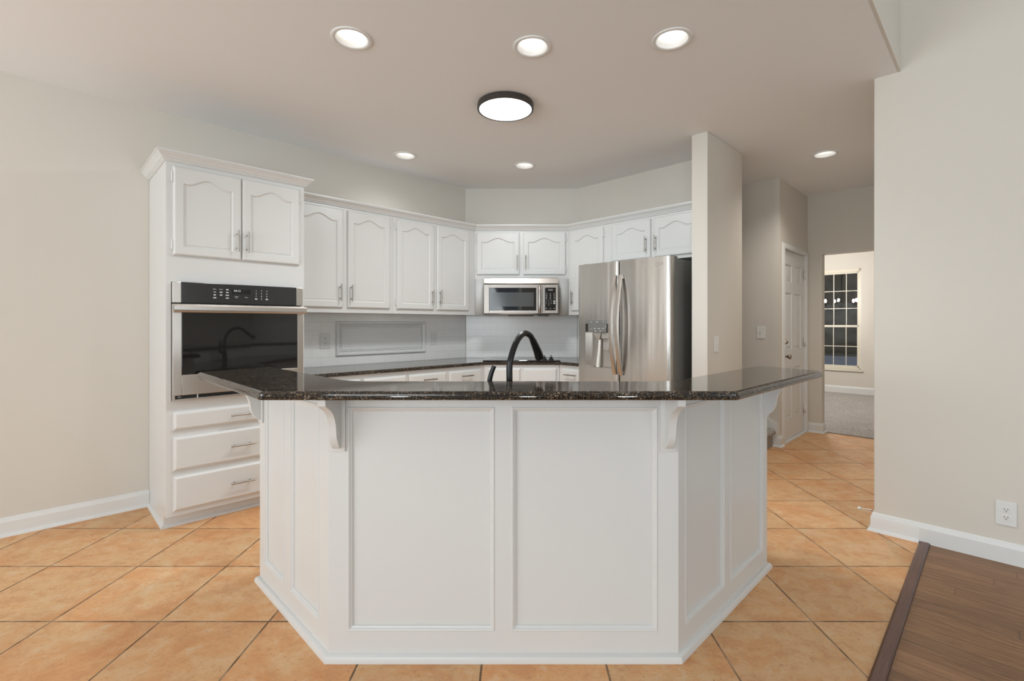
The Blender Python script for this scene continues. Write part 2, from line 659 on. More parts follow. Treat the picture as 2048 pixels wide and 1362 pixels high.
struct('wall_left', box(BM(), -3.5, 3.42, 4.25, 4.37, 0, CEIL), M['wall'], L, label='long greige wall on the left', cat='wall')
struct('wall_back', box(BM(), -0.64, 0.73, 5.42, 5.54, 0, CEIL), M['wall'], 0, label='short angled wall behind the cooktop', cat='wall')
struct('wall_right', box(BM(), -3.41, -1.762, 4.306, 4.42, 0, CEIL), M['wall'], R, label='greige wall behind the fridge', cat='wall')
struct('wall_column', box(BM(), -1.761, -1.63, 3.738, 4.46, 0, CEIL, 0.006), M['wall'], R, label='narrow wall end beside the fridge', cat='wall')
struct('wall_stair', box(BM(), -6.0, -1.744, 5.47, 5.59, 0, CEIL), M['wall'], R, label='wall beside the stairs with a light switch', cat='wall')
struct('wall_stair_near', box(BM(), -6.0, -3.42, 4.30, 4.42, 0, CEIL), M['wall'], R)
struct('wall_stair_end', box(BM(), -6.12, -6.0, 4.30, 5.59, 0, CEIL), M['wall'], R)
# hall wall with the door opening
b = BM()
box(b, -1.744, -1.625, 5.47, 5.60, 0, CEIL)
box(b, -1.744, -1.625, 6.436, 6.51, 0, CEIL)
box(b, -1.744, -1.625, 5.60, 6.436, 2.095, CEIL)
struct('wall_hall', b, M['wall'], R, label='hall wall holding the white panel door', cat='wall')
b = BM()
box(b, -1.744, -1.478, 6.51, 6.63, 0, CEIL)
box(b, -1.478, -0.60, 6.51, 6.63, 2.095, CEIL)
box(b, -0.60, -0.437, 6.51, 6.63, 0, CEIL)
struct('wall_opening', b, M['wall'], R, label='wall with the cased opening to the far room', cat='wall')
struct('wall_hall_right', box(BM(), -0.555, -0.437, 3.80, 6.51, 0, CEIL), M['wall'], R)
struct('wall_near', box(BM(), -0.555, 5.6, 3.68, 3.80, 0, 4.30, 0.004), M['wall'], R, label='tall greige wall on the right', cat='wall')
# far room
b = BM()
WS0, WS1, WZ0, WZ1 = -2.44, -1.776, 0.44, 2.29
box(b, -6.0, WS0, 10.52, 10.64, 0, CEIL)
box(b, WS1, 1.2, 10.52, 10.64, 0, CEIL)
box(b, WS0, WS1, 10.52, 10.64, 0, WZ0)
box(b, WS0, WS1, 10.52, 10.64, WZ1, CEIL)
struct('wall_window', b, M['wall'], R, label='far room wall with the window', cat='wall')
struct('wall_far_left', box(BM(), -6.12, -6.0, 6.51, 10.64, 0, CEIL), M['wall'], R)
struct('wall_far_right', box(BM(), 1.2, 1.32, 6.51, 10.64, 0, CEIL), M['wall'], R)
struct('wall_far_near_left', box(BM(), -6.0, -1.745, 6.51, 6.63, 0, CEIL), M['wall'], R)
struct('wall_far_near_right', box(BM(), -0.436, 1.2, 6.51, 6.63, 0, CEIL), M['wall'], R)
# living room behind the camera, with openings added to let in the fill panels
b = BM()
for s0, s1, z0, z1 in ((-4.37, -3.75, 0, 4.3), (-1.05, 0.15, 0, 4.3), (3.65, 5.6, 0, 4.3), (-3.75, -1.05, 0, 0.5), (-3.75, -1.05, 2.6, 4.3),
                       (0.15, 3.65, 0, 0.45), (0.15, 3.65, 3.35, 4.3)):
    box(b, s0, s1, -3.6, -3.5, z0, z1)
struct('wall_rear', b, M['wall'], R)
b = BM()
for v0, v1, z0, z1 in ((-3.5, -1.55, 0, 4.3), (1.95, 3.68, 0, 4.3), (-1.55, 1.95, 0, 0.45), (-1.55, 1.95, 3.35, 4.3)):
    box(b, 5.5, 5.6, v0, v1, z0, z1)
struct('wall_side', b, M['wall'], R)

# baseboards (offset to the right of travel = into the room)
BB = [(0, 0), (0.016, 0), (0.016, 0.085), (0.013, 0.095), (0.010, 0.100), (0.009, 0.108), (0.004, 0.113), (0, 0.113)]
SHOE = [(0, 0), (0.032, 0), (0.031, 0.008), (0.026, 0.016), (0.0165, 0.020), (0.016, 0.085), (0.013, 0.095), (0.010, 0.100), (0.009, 0.108), (0.004, 0.113), (0, 0.113)]


def baseboard(name, path, rot, prof):
    return struct(name, sweep(BM(), path, prof), M['trim'], rot)


baseboard('baseboard_left', [(-3.5, 4.25), (0.567, 4.25)], L, SHOE)
baseboard('baseboard_near', [(-0.555, 5.0), (-0.555, 3.68), (-0.338, 3.68)], R, SHOE)
baseboard('baseboard_right', [(-0.338, 3.68), (5.5, 3.68)], R, BB)
baseboard('baseboard_window', [(-6.0, 10.52), (1.2, 10.52)], R, [(d, z * 1.15 + 0.012) for d, z in BB])
baseboard('baseboard_opening', [(-1.625, 6.51), (-1.478, 6.51), (-1.478, 6.63)], R, SHOE)
baseboard('baseboard_hall', [(-1.745, 5.47), (-1.625, 5.47), (-1.625, 5.545)], R, SHOE)
baseboard('baseboard_column', [(-1.761, 3.80), (-1.761, 3.738), (-1.63, 3.738), (-1.63, 4.46)], R, SHOE)

# hall door
d1 = Thing('door_1', 'white six panel door in the hall with bronze knob and deadbolt', 'door', R, (-1.66, 6.02, 0), kind='structure')
b = BM()
CAS = [(0, 0.0), (0.0, 0.016), (0.010, 0.018), (0.044, 0.012), (0.056, 0.006), (0.056, 0.0)]


def casing(bm, v0, v1, ztop, s, prof):
    """three sided casing in the plane s = const, facing +s"""
    rings = []
    for (v, z, dv, dz) in ((v0, 0.0, -1, 0), (v0, ztop, -1, 1), (v1, ztop, 1, 1), (v1, 0.0, 1, 0)):
        rings.append([(s + h, v + dv * w, z + dz * w) for w, h in prof])
    loops(bm, rings)


casing(b, 5.608, 6.428, 2.085, -1.625, CAS)
box(b, -1.744, -1.625, 5.600, 5.612, 0, 2.085)
box(b, -1.744, -1.625, 6.424, 6.436, 0, 2.085)
box(b, -1.744, -1.625, 5.600, 6.436, 2.083, 2.095)
box(b, -1.735, -1.612, 5.612, 6.424, 0.0, 0.018)
d1.part('door_frame', b, M['trim'])


def relief_plan(bm, us, zs, depth, put):
    """board whose face is a grid of cells at different depths; put(u, d, z) -> point"""
    nu, nz = len(us) - 1, len(zs) - 1
    D = [[depth(i, j) for j in range(nz)] for i in range(nu)]
    for i in range(nu):
        for j in range(nz):
            d = D[i][j]
            u0, u1, z0, z1 = us[i], us[i + 1], zs[j], zs[j + 1]
            bm.faces.new([bm.verts.new(put(*p)) for p in ((u0, d, z0), (u1, d, z0), (u1, d, z1), (u0, d, z1))])
            if i + 1 < nu and D[i + 1][j] != d:
                e = D[i + 1][j]
                bm.faces.new([bm.verts.new(put(*p)) for p in ((u1, d, z0), (u1, e, z0), (u1, e, z1), (u1, d, z1))])
            if j + 1 < nz and D[i][j + 1] != d:
                e = D[i][j + 1]
                bm.faces.new([bm.verts.new(put(*p)) for p in ((u0, d, z1), (u0, e, z1), (u1, e, z1), (u1, d, z1))])
    bmesh.ops.remove_doubles(bm, verts=bm.verts, dist=1e-6)
    return bm


DV0, DV1 = 5.618, 6.418
us = [DV0, DV0 + 0.115, DV0 + 0.345, DV0 + 0.455, DV0 + 0.685, DV1]
zs = [0.022, 0.25, 0.80, 1.0, 1.62, 1.74, 1.93, 2.078]
FS = -1.645
pan = lambda i, j: 0.010 if (i in (1, 3) and j in (1, 3, 5)) else 0.0
b = relief_plan(BM(), us, zs, pan, lambda u, d, z: (FS - d, u, z))
for i in (1, 3):
    for j in (1, 3, 5):
        u0, u1, z0, z1 = us[i] + 0.012, us[i + 1] - 0.012, zs[j] + 0.012, zs[j + 1] - 0.012
        loops(b, [[(FS - 0.010, u, z) for u, z in ((u0, z0), (u1, z0), (u1, z1), (u0, z1))],
                  [(FS - 0.002, u, z) for u, z in ((u0 + 0.025, z0 + 0.025), (u1 - 0.025, z0 + 0.025), (u1 - 0.025, z1 - 0.025), (u0 + 0.025, z1 - 0.025))]], False)
loops(b, [[(FS, u, z) for u, z in ((DV0, 0.022), (DV1, 0.022), (DV1, 2.078), (DV0, 2.078))],
          [(FS - 0.035, u, z) for u, z in ((DV0, 0.022), (DV1, 0.022), (DV1, 2.078), (DV0, 2.078))]], False, True)
leaf = d1.part('door_leaf', b, M['trim'], angle=20)
b = BM()
lathe(b, [(0.030, -0.0), (0.030, 0.006), (0.011, 0.010), (0.010, 0.030), (0.020, 0.038), (0.027, 0.050), (0.024, 0.064), (0.010, 0.069)], (FS, 5.70, 0.93), 24, 'X')
d1.part('knob', b, M['knob'], leaf, 'bronze door knob')
b = BM()
lathe(b, [(0.030, 0.0), (0.029, 0.012), (0.020, 0.016), (0.018, 0.022)], (FS, 5.70, 1.085), 24, 'X')
box(b, FS + 0.02, FS + 0.036, 5.695, 5.705, 1.073, 1.097, 0.002)
d1.part('deadbolt', b, M['knob'], leaf, 'bronze deadbolt')
for z in (0.28, 1.07, 1.86):
    b = BM()
    tube(b, [(-1.630, 6.421, z - 0.045), (-1.630, 6.421, z + 0.045)], 0.007, 10)
    box(b, -1.640, -1.632, 6.400, 6.418, z - 0.045, z + 0.045)
    d1.part('hinge', b, M['trim'], leaf)

# far window
w1 = Thing('window_1', 'tall divided window with dusk outside in the carpeted room', 'window', R, ((WS0 + WS1) / 2, 10.52, WZ0), kind='structure')
b = BM()
for s0, s1, z0, z1 in ((WS0, WS0 + 0.035, WZ0, WZ1), (WS1 - 0.035, WS1, WZ0, WZ1), (WS0, WS1, WZ1 - 0.05, WZ1), (WS0, WS1, WZ0, WZ0 + 0.04)):
    box(b, s0, s1, 10.535, 10.62, z0, z1)
w1.part('window_frame', b, M['frame'])
b = BM()
box(b, WS0 - 0.03, WS1 + 0.03, 10.485, 10.54, WZ0 - 0.022, WZ0, 0.004)
w1.part('window_sill', b, M['frame'])
MEET = 1.235
for z0, z1, nrow, vv in ((MEET - 0.02, WZ1 - 0.05, 3, 10.575), (WZ0 + 0.04, MEET + 0.025, 2, 10.552)):
    b = BM()
    s0, s1 = WS0 + 0.035, WS1 - 0.035
    for a in ((s0, s0 + 0.028, z0, z1), (s1 - 0.028, s1, z0, z1), (s0, s1, z0, z0 + 0.04), (s0, s1, z1 - 0.035, z1)):
        box(b, a[0], a[1], vv - 0.014, vv + 0.014, a[2], a[3])
    for k in (1, 2):
        x = s0 + (s1 - s0) * k / 3
        box(b, x - 0.006, x + 0.006, vv - 0.006, vv + 0.006, z0, z1)
    for k in range(1, nrow):
        z = z0 + 0.03 + (z1 - z0 - 0.06) * k / nrow
        box(b, s0, s1, vv - 0.006, vv + 0.006, z - 0.006, z + 0.006)
    sash = w1.part('window_sash', b, M['frame'])
    w1.part('pane', box(BM(), s0 + 0.01, s1 - 0.01, vv - 0.002, vv + 0.002, z0 + 0.01, z1 - 0.01), M['glass'], sash)

# outdoors at dusk
struct('ground_lawn', box(BM(), -45, 16, 10.66, 75, -0.62, -0.5), M['lawn'], R)
struct('ground_driveway', box(BM(), -40, 12, 17.0, 31.0, -0.5, -0.47), M['drive'], R)


def bush(s, v, r, h, label, seed):
    rnd = random.Random(seed)
    b = BM()
    bmesh.ops.create_icosphere(b, subdivisions=4, radius=1.0)
    ph = [rnd.uniform(0, 6) for _ in range(6)]
    for vt in b.verts:
        p = vt.co
        k = 1 + 0.14 * math.sin(5 * p.x + ph[0]) * math.cos(6 * p.y + ph[1]) + 0.09 * math.sin(11 * p.z + ph[2] + 4 * p.x) + rnd.uniform(-0.07, 0.07)
        vt.co = Vector((s + p.x * k * r, v + p.y * k * r, max(-0.5, -0.5 + h / 2 + p.z * k * h / 2)))
    solo('bush', b, M['leaf'], label, 'bush', R, (s, v, -0.5), 'dark bushes outside the window', angle=180)


bush(-6.9, 35.0, 1.6, 2.9, 'dark rounded bush behind the driveway, in the middle of the window', 1)
bush(-10.6, 35.5, 1.5, 3.4, 'large dark bush behind the driveway, at the left of the window', 2)
bush(-3.4, 34.5, 1.4, 2.4, 'low dark bush behind the driveway, at the right of the window', 3)
for i, (s, v, r, h, lab) in enumerate(((-12.6, 42, 3.0, 9.0, 'tall dark tree beyond the bushes, at the left of the window'),
                                       (-9.6, 51, 3.4, 11.5, 'broad dark tree beyond the bushes, in the middle of the window'),
                                       (-5.0, 42, 2.6, 8.5, 'tall dark tree beyond the bushes, at the right of the window'))):
    t = Thing('tree', lab, 'tree', R, (s, v, -0.5), 'dark trees outside the window')
    t.part('trunk', tube(BM(), [(s, v, -0.5), (s + 0.1, v, 1.5), (s, v + 0.1, 3.0)], [0.25, 0.2, 0.15], 10), M['bark'])
    rnd = random.Random(20 + i)
    b = BM()
    bmesh.ops.create_icosphere(b, subdivisions=4, radius=1.0)
    for vt in b.verts:
        p = vt.co
        k = 1 + 0.15 * math.sin(6 * p.x + i) * math.cos(5 * p.z) + 0.1 * math.sin(13 * p.y + 3 * p.z) + rnd.uniform(-0.08, 0.08)
        vt.co = Vector((s + p.x * k * r, v + p.y * k * r, 1.0 + h / 2 + p.z * k * h / 2))
    t.part('crown', b, M['leaf'], angle=180)

# carpeted stairs going up behind the column, with their white skirt board
b = BM()
prof = []
x, z = -1.685, 0.0
pts = [(x, 0.0)]
for k in range(9):
    pts += [(x + 0.0, z + 0.115), (x + 0.028, z + 0.135), (x + 0.034, z + 0.155), (x + 0.024, z + 0.176), (x + 0.0, z + 0.185)]
    x -= 0.26
    z += 0.185
    pts.append((x, z))
pts.append((x, 0.0))
loops(b, [[(px, 4.50, pz) for px, pz in pts], [(px, 5.445, pz) for px, pz in pts]])
solo('carpeted_stairs', b, M['carpet'], 'grey brown carpeted stairs starting behind the bar and the wall end', 'stairs', R, (-1.9, 4.97, 0), angle=40)
b = BM()
sk = [(-1.640, 0.114), (-1.640, 0.235), (-1.76, 0.30), (-4.2, 2.04), (-4.2, 1.7), (-1.70, 0.10)]
loops(b, [[(px, 5.449, pz) for px, pz in sk], [(px, 5.469, pz) for px, pz in sk]])
struct('trim_1', b, M['trim'], R)

# ------------------------------------------------------------------ cabinet parts


def arch(u, A):
    """cathedral curve: 0 at the shoulders, A in the middle"""
    a = abs(u)
    if a > 0.86:
        return -0.10 * A * (1 - (a - 0.86) / 0.14)
    return A * (0.5 + 0.5 * math.cos(math.pi * a / 0.86)) * 1.10 - 0.10 * A


def panel_door(x0, x1, z0, z1, y, A=0.04, t=0.022, rail=0.055):
    """framed door with a raised panel (arched top when A > 0); front faces -y, back on y"""
    K = 20
    b = BM()

    def ring(ins, yy, arched, drop=0.0):
        X0, X1, Z0, Z1 = x0 + ins, x1 - ins, z0 + ins, z1 - ins
        pts = [(X0, yy, Z0), (X1, yy, Z0)]
        for k in range(K + 1):
            u = 1 - 2 * k / K
            xx = (X0 + X1) / 2 + u * (X1 - X0) / 2
            zz = Z1
            if arched and A:
                zz = Z1 - A - 0.008 + arch(u, A)
            pts.append((xx, yy, zz))
        return pts

    f = y - t
    rings = [ring(0, y, 0), ring(0, f + 0.008, 0), ring(0.004, f + 0.003, 0), ring(0.010, f, 0),
             ring(rail - 0.004, f, 1), ring(rail, f + 0.004, 1), ring(rail + 0.004, f + 0.009, 1), ring(rail + 0.010, f + 0.009, 1), ring(rail + 0.013, f + 0.006, 1)]
    loops(b, rings)
    return b


def drawer_front(x0, x1, z0, z1, y, t=0.022):
    f = y - t
    b = BM()
    R4 = lambda i, yy: [(x0 + i, yy, z0 + i), (x1 - i, yy, z0 + i), (x1 - i, yy, z1 - i), (x0 + i, yy, z1 - i)]
    loops(b, [R4(0, y), R4(0, f + 0.011), R4(0.004, f + 0.009), R4(0.006, f + 0.007), R4(0.014, f + 0.001), R4(0.018, f)])
    return b


def bar_pull(x, z, y, vertical=True, ln=0.142):
    """bar handle whose posts stand on the plane y"""
    b = BM()
    h = ln / 2
    d = (0, 0, 1) if vertical else (1, 0, 0)
    P = lambda q, yy: (x + d[0] * q, yy, z + d[2] * q)
    tube(b, [P(-h, y - 0.032), P(h, y - 0.032)], 0.006, 12)
    for q in (-h * 0.66, h * 0.66):
        tube(b, [P(q, y + 0.0005), P(q, y - 0.030)], 0.0045, 10)
    return b


def hinge(x, z, y, side):
    b = BM()
    lathe(b, [(0.002, -0.036), (0.004, -0.033), (0.0055, -0.028), (0.0055, 0.028), (0.004, 0.033), (0.002, 0.036)], (x + side * 0.005, y - 0.008, z), 10)
    box(b, min(x, x + side * 0.016), max(x, x + side * 0.016), y - 0.0045, y - 0.0005, z - 0.026, z + 0.026)
    return b


def add_door(t, x0, x1, z0, z1, y, hinge_side, handle_x=None, handle_z=None, A=0.04):
    dr = t.part('door', panel_door(x0, x1, z0, z1, y, A), M['white'], angle=25)
    hx = x0 if hinge_side < 0 else x1
    for z in (z0 + 0.065, z1 - 0.065):
        t.part('hinge', hinge(hx, z, y, hinge_side), M['white'], dr)
    if handle_x is not None:
        t.part('handle', bar_pull(handle_x, handle_z, y - 0.022), M['handle'], dr, 'brushed nickel bar handle')
    return dr


def add_drawer(t, x0, x1, z0, z1, y, handle=True, hz=None):
    dr = t.part('drawer', drawer_front(x0, x1, z0, z1, y), M['white'], angle=20)
    if handle:
        t.part('handle', bar_pull((x0 + x1) / 2, hz or (z0 + z1) / 2, y - 0.022, False), M['handle'], dr, 'brushed nickel bar handle')
    return dr


# ------------------------------------------------------------------ tall oven cabinet (left wing)
TS0, TS1, TV, WV = 0.5686, 1.4033, 3.64, 4.25
t = Thing('tall_oven_cabinet', 'tall white cabinet holding the wall oven, three drawers at its foot', 'cabinet', L, (0.985, 3.95, 0))
b = BM()
box(b, TS0, TS1, TV, WV - 0.002, 1.5435, 2.30)
box(b, TS0, TS1, TV, WV - 0.002, 0.082, 0.800)
box(b, TS0, TS0 + 0.026, TV, WV - 0.002, 0.80, 1.5435)
box(b, TS1 - 0.019, TS1, TV, WV - 0.002, 0.80, 1.5435)
box(b, TS0 + 0.026, TS1 - 0.019, WV - 0.02, WV - 0.002, 0.80, 1.5435)
box(b, TS0, TS0 + 0.018, TV + 0.068, WV - 0.002, 0.0, 0.082)
t.part('body', b, M['white'])
t.part('toe_kick', sweep(BM(), [(TS0, WV - 0.02), (TS0, TV + 0.068), (TS1, TV + 0.068)],
                         [(-0.012, 0.0), (0.018, 0.0), (0.017, 0.010), (0.010, 0.018), (0.001, 0.022), (0.0, 0.0815), (-0.012, 0.0815)]), M['white'])
CR = [(0, 0), (0.008, 0), (0.010, 0.006), (0.015, 0.007), (0.017, 0.014), (0.022, 0.016), (0.026, 0.022), (0.038, 0.036), (0.046, 0.042), (0.048, 0.047), (0.053, 0.048), (0.053, 0.058), (0.0, 0.058)]
t.part('crown', sweep(BM(), [(TS0, WV - 0.002), (TS0, TV), (TS1, TV), (TS1, TV + 0.20)], [(d, 2.29 + z) for d, z in CR]), M['white'], angle=20)
add_door(t, 0.604, 0.983, 1.71, 2.262, TV, -1, 0.956, 1.835)
add_door(t, 0.988, 1.366, 1.71, 2.262, TV, 1, 1.016, 1.832)
for z0, z1 in ((0.617, 0.733), (0.365, 0.576), (0.113, 0.331)):
    add_drawer(t, 0.604, 1.366, z0, z1, TV)

# wall oven
OS0, OS1, OV = 0.5965, 1.3825, 3.606
ov = Thing('wall_oven', 'stainless wall oven with black glass door and black control strip', 'oven', L, (0.99, 3.9, 0.802))
b = BM()
box(b, OS0 + 0.006, OS1 - 0.006, 3.642, 4.20, 0.806, 1.538)
ov.part('oven_body', b, M['black'])
for x0 in (OS0, OS1 - 0.046):
    ov.part('end_trim', box(BM(), x0, x0 + 0.046, OV, 3.6395, 1.412, 1.5425, 0.003), M['steel'], label='stainless end trim')
cp = ov.part('control_panel', box(BM(), OS0 + 0.046, OS1 - 0.046, OV - 0.002, 3.6395, 1.412, 1.5425, 0.002), M['panel_glass'])
ov.part('display', box(BM(), 0.921, 1.033, OV - 0.0032, OV - 0.002, 1.481, 1.511), M['black_glass'], cp)
b = BM()
text_mesh(b, '04:15', 0.018, 0.953, OV - 0.0036, 1.500)
ov.part('display_digits', b, M['digits'], cp)
YB = OV - 0.0026


def key(t, panel, words=(), bars=()):
    b = BM()
    for body, size, x, z in words:
        text_mesh(b, body, size, x, YB, z)
    for x, z, w, h in bars:
        box(b, x - w, x + w, YB - 0.0004, YB + 0.0004, z - h, z + h)
    t.part('key', b, M['print'], panel)


for r in range(4):
    zz = 1.506 - r * 0.0185
    for c, ch in enumerate('123456789'[r * 3:r * 3 + 3] if r < 3 else ' 0 '):
        x = 1.068 + c * 0.034
        if ch != ' ':
            key(ov, cp, [(ch, 0.014, x, zz)])
        else:
            key(ov, cp, (), [(x, zz + 0.0003, 0.0075, 0.0042)])
    for c in range(3):
        if (r, c) == (3, 1):
            continue
        x = 0.822 + c * 0.036
        if (r, c) == (0, 0):
            key(ov, cp, [('Bake', 0.0095, x, zz)])
        elif (r, c) == (0, 1):
            key(ov, cp, [('Broil', 0.0095, x, zz)])
        else:
            key(ov, cp, (), [(x, zz, random.uniform(0.0065, 0.0095), 0.0036 if c or r > 1 else 0.002)])
key(ov, cp, [('Cancel', 0.0085, 0.948, 1.4625), ('Off', 0.0085, 0.948, 1.4545)])
key(ov, cp, [('Start', 0.0095, 1.008, 1.459)])
b = BM()
for s0, s1, z0, z1 in ((OS0, OS0 + 0.046, 0.836, 1.405), (OS1 - 0.042, OS1, 0.836, 1.405), (OS0 + 0.046, OS1 - 0.042, 0.836, 0.9625), (OS0 + 0.046, OS1 - 0.042, 1.36, 1.405)):
    box(b, s0, s1, 3.598, 3.637, z0, z1, 0.002)
dr = ov.part('oven_door', b, M['steel'])
ov.part('door_glass', box(BM(), OS0 + 0.0465, OS1 - 0.0425, 3.597, 3.630, 0.963, 1.3595, 0.0015), M['black_glass'], dr, 'black glass')
b = BM()
loops(b, [[(x, y, z) for y, z in ((3.548, 1.352), (3.542, 1.358), (3.540, 1.368), (3.540, 1.392), (3.545, 1.400), (3.553, 1.402), (3.560, 1.398), (3.562, 1.36), (3.556, 1.352))] for x in (OS0 - 0.002, OS0 + 0.012, OS1 - 0.006, OS1 + 0.002)])
for x in (OS0 + 0.02, OS1 - 0.05):
    box(b, x, x + 0.03, 3.56, 3.5975, 1.364, 1.390, 0.002)
ov.part('oven_handle', b, M['steel'], dr)
b = BM()
box(b, OS0, OS1, 3.602, 3.639, 0.8015, 0.813, 0.001)
box(b, OS0, OS0 + 0.012, 3.602, 3.639, 0.813, 0.835, 0.001)
box(b, OS1 - 0.012, OS1, 3.602, 3.639, 0.813, 0.835, 0.001)
ov.part('vent_trim', b, M['steel'])
ov.part('vent_slot', box(BM(), OS0 + 0.0122, OS1 - 0.0122, 3.615, 3.639, 0.8132, 0.8348), M['black'])
b = BM()
text_mesh(b, 'GE', 0.014, 0.632, 3.6145, 0.824)
ov.part('vent_print', b, M['print'])
ov.part('vent_clip', box(BM(), 0.726, 0.732, 3.609, 3.616, 0.813, 0.8345), M['plate'], label='small white clip')

# ------------------------------------------------------------------ wall cabinets, left wing
UV = 3.92
UZ0, UZ1 = 1.375, 2.262
HZ = 1.542


def upper_box(x0, x1, y0, y1, z0, z1):
    b = BM()
    box(b, x0, x1, y0, y1, z0 + 0.012, z1)
    box(b, x0, x1, y0, y0 + 0.02, z0, z0 + 0.012)
    return b


t = Thing('wall_cabinet', 'white two door wall cabinet next to the tall oven cabinet', 'cabinet', L, (1.85, 4.08, UZ0), 'wall cabinets')
t.part('body', upper_box(1.4045, 2.3045, UV, WV - 0.001, UZ0, UZ1), M['white'])
add_door(t, 1.425, 1.826, 1.417, 2.242, UV, -1, 1.797, HZ)
add_door(t, 1.868, 2.267, 1.417, 2.242, UV, 1, 1.893, HZ)
t = Thing('wall_cabinet', 'white two door wall cabinet left of the microwave corner, above the light switch', 'cabinet', L, (2.8, 4.08, UZ0), 'wall cabinets')
t.part('body', upper_box(2.3055, 3.2765, UV, WV - 0.001, UZ0, UZ1), M['white'])
add_door(t, 2.341, 2.746, 1.417, 2.242, UV, -1, 2.720, HZ)
add_door(t, 2.784, 3.183, 1.417, 2.242, UV, 1, 2.811, HZ)

# over the microwave
t = Thing('wall_cabinet', 'short white wall cabinet directly above the microwave', 'cabinet', 0, (0.04, 5.25, 1.375), 'wall cabinets')
b = BM()
prism_z(b, [(-0.4535, 5.09), (0.532, 5.09), (0.7655, 5.323), (0.672, 5.4185), (-0.590, 5.4185), (-0.686, 5.323)], 1.756, UZ1)
box(b, -0.4535, -0.348, 5.09, 5.115, UZ0, 1.756)
box(b, 0.411, 0.532, 5.09, 5.115, UZ0, 1.756)
t.part('body', b, M['white'])
add_door(t, -0.436, 0.014, 1.798, 2.242, 5.09, -1, -0.009, 1.928)
add_door(t, 0.056, 0.500, 1.798, 2.242, 5.09, 1, 0.079, 1.928)

# right wing
RV, RW = 3.976, 4.306
t = Thing('wall_cabinet', 'narrow white single door wall cabinet between microwave and fridge', 'cabinet', R, (-2.97, 4.14, UZ0), 'wall cabinets')
t.part('body', upper_box(-3.2205, -2.7675, RV, RW - 0.001, UZ0, UZ1), M['white'])
add_door(t, -3.178, -2.776, 1.417, 2.242, RV, 1, -3.150, HZ + 0.01)
t = Thing('wall_cabinet', 'white two door wall cabinet directly above the fridge', 'cabinet', R, (-2.24, 4.14, 1.855), 'wall cabinets')
t.part('body', box(BM(), -2.7665, -1.763, RV, RW - 0.001, 1.855, UZ1), M['white'])
add_door(t, -2.668, -2.254, 1.884, 2.242, RV, -1, -2.296, 2.008)
add_door(t, -2.220, -1.806, 1.884, 2.242, RV, 1, -2.200, 2.008)

# crown along the top of the wall cabinets
p0, p1 = fr(L, 1.4045, UV), fr(R, -1.763, RV)
CR2 = [(0, 0), (0.008, 0), (0.010, 0.008), (0.016, 0.012), (0.020, 0.020), (0.034, 0.034), (0.044, 0.040), (0.046, 0.046), (0.050, 0.048), (0.050, 0.058), (-0.05, 0.058), (-0.05, 0.001), (0, 0.001)]
b = sweep(BM(), [(p0.x, p0.y), (-0.454, 5.0900), (0.533, 5.0900), (p1.x, p1.y)], [(d, UZ1 + 0.001 + z) for d, z in CR2])
solo('crown_moulding', b, M['white'], 'white stepped crown moulding running along the tops of the corner wall cabinets', 'moulding', 0, (0.04, 5.1, UZ1), angle=20)

# ------------------------------------------------------------------ base cabinets
BZ = 0.872


def base_cab(label, rot, x0, x1, y, yw, drawers, org):
    t = Thing('base_cabinet', label, 'cabinet', rot, org, 'base cabinets under the rear worktop')
    b = BM()
    box(b, x0, x1, y, yw, 0.10, BZ)
    box(b, x0, x1, y + 0.07, yw, 0.0, 0.10)
    t.part('body', b, M['white'])
    for k, (a, c, pull) in enumerate(drawers):
        add_drawer(t, a, c, 0.70, 0.838, y, pull, 0.785)
        add_door(t, a, c, 0.135, 0.67, y, -1 if k % 2 == 0 else 1, (c - 0.03) if k % 2 == 0 else (a + 0.03), 0.58, A=0)
    return t


base_cab('white base cabinet beside the tall oven cabinet, under the rear granite', L, 1.4045, 2.2765, TV, WV - 0.001, ((1.44, 1.84, True), (1.868, 2.262, True)), (1.84, 3.95, 0))
base_cab('white base cabinet left of the cooktop corner, under the rear granite', L, 2.2775, 3.160, TV, WV - 0.001, ((2.290, 2.690, True), (2.719, 3.115, True)), (2.72, 3.95, 0))
t = Thing('base_cabinet', 'white base cabinet under the cooktop with two plain drawer fronts', 'cabinet', 0, (0.04, 5.1, 0), 'base cabinets under the rear worktop')
b = BM()
pl = fr(L, 3.162, WV - 0.001)
pr = fr(R, -3.110, RW - 0.001)
prism_z(b, [(-0.337, 4.81), (0.409, 4.81), (pr.x, pr.y), (0.671, 5.418), (-0.590, 5.418), (pl.x, pl.y)], 0.10, BZ)
box(b, -0.34, 0.41, 4.88, 5.41, 0.0, 0.10)
t.part('body', b, M['white'])
add_drawer(t, -0.296, 0.023, 0.70, 0.838, 4.81, False)
add_drawer(t, 0.053, 0.385, 0.70, 0.838, 4.81, False)
add_door(t, -0.296, 0.023, 0.135, 0.67, 4.81, -1, -0.01, 0.58, A=0)
add_door(t, 0.053, 0.385, 0.135, 0.67, 4.81, 1, 0.085, 0.58, A=0)
base_cab('narrow white base cabinet between the cooktop and the fridge', R, -3.108, -2.790, 3.696, RW - 0.001, ((-3.075, -2.81, True),), (-2.95, 4.0, 0))

